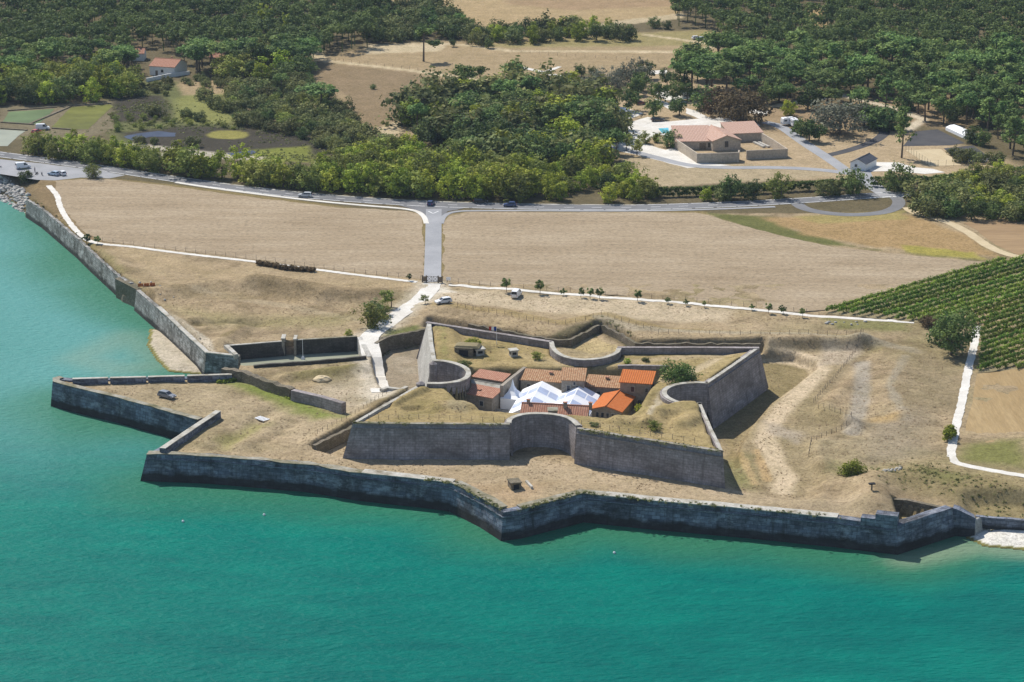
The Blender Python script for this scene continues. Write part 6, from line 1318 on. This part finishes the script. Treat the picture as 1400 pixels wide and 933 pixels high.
def heap(px, rx, h, mat, lab, nm, seed, cat):
    q = G(*px); rs_ = np.random.default_rng(seed); b = bmesh.new(); bmesh.ops.create_icosphere(b, subdivisions=3, radius=1)
    for v_ in b.verts:
        f = .8+.45*float(vnoise(np.array([v_.co.x*3+seed]), np.array([v_.co.y*3+v_.co.z*2]), 1.0, seed)[0]); v_.co = Vector((v_.co.x*rx*f, v_.co.y*rx*.8*f, max(v_.co.z, -.2)*h*f))
    me = bpy.data.meshes.new(nm); b.to_mesh(me); b.free(); o = link(nm, me, M[mat]); o.location = q; return tag(o, lab, cat)
heap((440, 519.5), 2.3, 1.0, 'sand', 'pale yellow heap of sand beside the white track', 'sand_heap', 3, 'heap')
q = G(1192, 671); t = empty('lookout_sign', q, .2, 'dark panel on a stubby post near the east end of the sea wall', 'sign'); g = MB(); g.tube((0, 0, -.3), (0, 0, 1.4), .2, .16, 8); g.obj('post', M['post'], t); g = MB(); g.box((0, 0, 1.5), (1.3, .8, .25)); g.obj('panel', M['dark'], t)
q = G(1189, 695); t = empty('stone_slab', q, .1, 'flat pale slab on two blocks behind the east end of the sea wall', 'slab'); g = MB(); g.box((0, 0, .5), (2.6, 1.2, .22)); g.obj('slab', M['coping'], t)
for x_ in (-.9, .9): g = MB(); g.box((x_, 0, .15), (.4, .9, .5)); g.obj('block', M['concrete'], t)
q = G(1224, 648); t = None
def rocks(nm, pts, smin, smax, mat, lab=None, kind=None, cat=None, seed=1):
    rs_ = np.random.default_rng(seed); VV, FF, base = [], [], 0; bm = bmesh.new(); bmesh.ops.create_icosphere(bm, subdivisions=1, radius=1); v0 = np.array([v_.co[:] for v_ in bm.verts]); f0 = np.array([[v_.index for v_ in f.verts] for f in bm.faces]); bm.free()
    for x, y, z_ in pts:
        s_ = rs_.uniform(smin, smax); a = rs_.uniform(0, 6.28); v_ = v0*(1+rs_.normal(size=v0.shape)*.16)*np.array([s_, s_*rs_.uniform(.55, .95), s_*rs_.uniform(.4, .75)])
        ca, sa = math.cos(a), math.sin(a); v_ = np.stack([v_[:, 0]*ca-v_[:, 1]*sa+x, v_[:, 0]*sa+v_[:, 1]*ca+y, v_[:, 2]+z_+s_*.15], 1); VV.append(v_); FF.append(f0+base); base += len(v0)
    o = link(nm, np_mesh(nm, np.concatenate(VV), np.concatenate(FF), M[mat])); return tag(o, lab, cat, None, kind)
rs = np.random.default_rng(3)
pp = fill([(-40, 232), (0, 241), (26, 257), (40, 268), (39, 284), (28, 280), (14, 270), (0, 264), (-40, 254)], 1.0, 33, z=2.5); rocks('riprap', [(x, y, max(H(x, y), -.2)) for x, y in pp], .5, 1.3, 'rock', 'heap of grey boulders below the lay-by at the water', 'stuff')
pp = fill([(1205, 651), (1232, 644), (1230, 650), (1208, 656)], .7, 34); rocks('rubble_stones', [(x, y, H(x, y)) for x, y in pp], .25, .6, 'coping', 'strip of white broken stones on the rough ground by the east wall', 'stuff')
pp = fill([(1130, 437), (1185, 440), (1185, 446), (1130, 444)], 1.4, 35)[::2]; rocks('loose_stones', [(x, y, H(x, y)) for x, y in pp], .3, .7, 'rock', 'loose stones on the grass beside the vineyard path', 'stuff')
pp = fill([(186, 384), (212, 386), (240, 408), (225, 412), (195, 395)], 2.6, 36)[::2]; rocks('loose_stones', [(x, y, H(x, y)) for x, y in pp], .25, .6, 'rock', 'scattered stones inside the quay wall', 'stuff', seed=5)
q = G(200, 392); t = empty('barrier', q, .2, 'orange barrier panels lying inside the quay wall', 'barrier')
for k_ in range(3): g = MB(); g.box((k_*1.6-1.6, 0, .5), (1.45, .08, .9)); g.obj('panel', M['tile_new'], t)
for x_ in (-2.4, -.8, .8, 2.4): g = MB(); g.box((x_, 0, .15), (.08, .8, .3)); g.obj('foot', M['post'], t)
for px, lab in (((361, 705), 'small white buoy off the middle of the left sea wall'), ((250, 714), 'small white buoy off the corner of the sea wall'), ((840, 757), 'small white buoy off the right part of the sea wall')):
    q = U(*px, 0); b = bmesh.new(); bmesh.ops.create_uvsphere(b, u_segments=12, v_segments=8, radius=.28); me = bpy.data.meshes.new('buoy'); b.to_mesh(me); b.free(); t = empty('buoy', (q.x, q.y, 0), 0, lab, 'buoy'); o = link('float', me, M['white_metal'], t); o.location.z = .15
    g = MB(); g.tube((0, 0, .45), (0, 0, .75), .06, .04, 6); g.obj('ring', M['wire'], t)
q = U(1335, 708, 5.0)

add_haze()
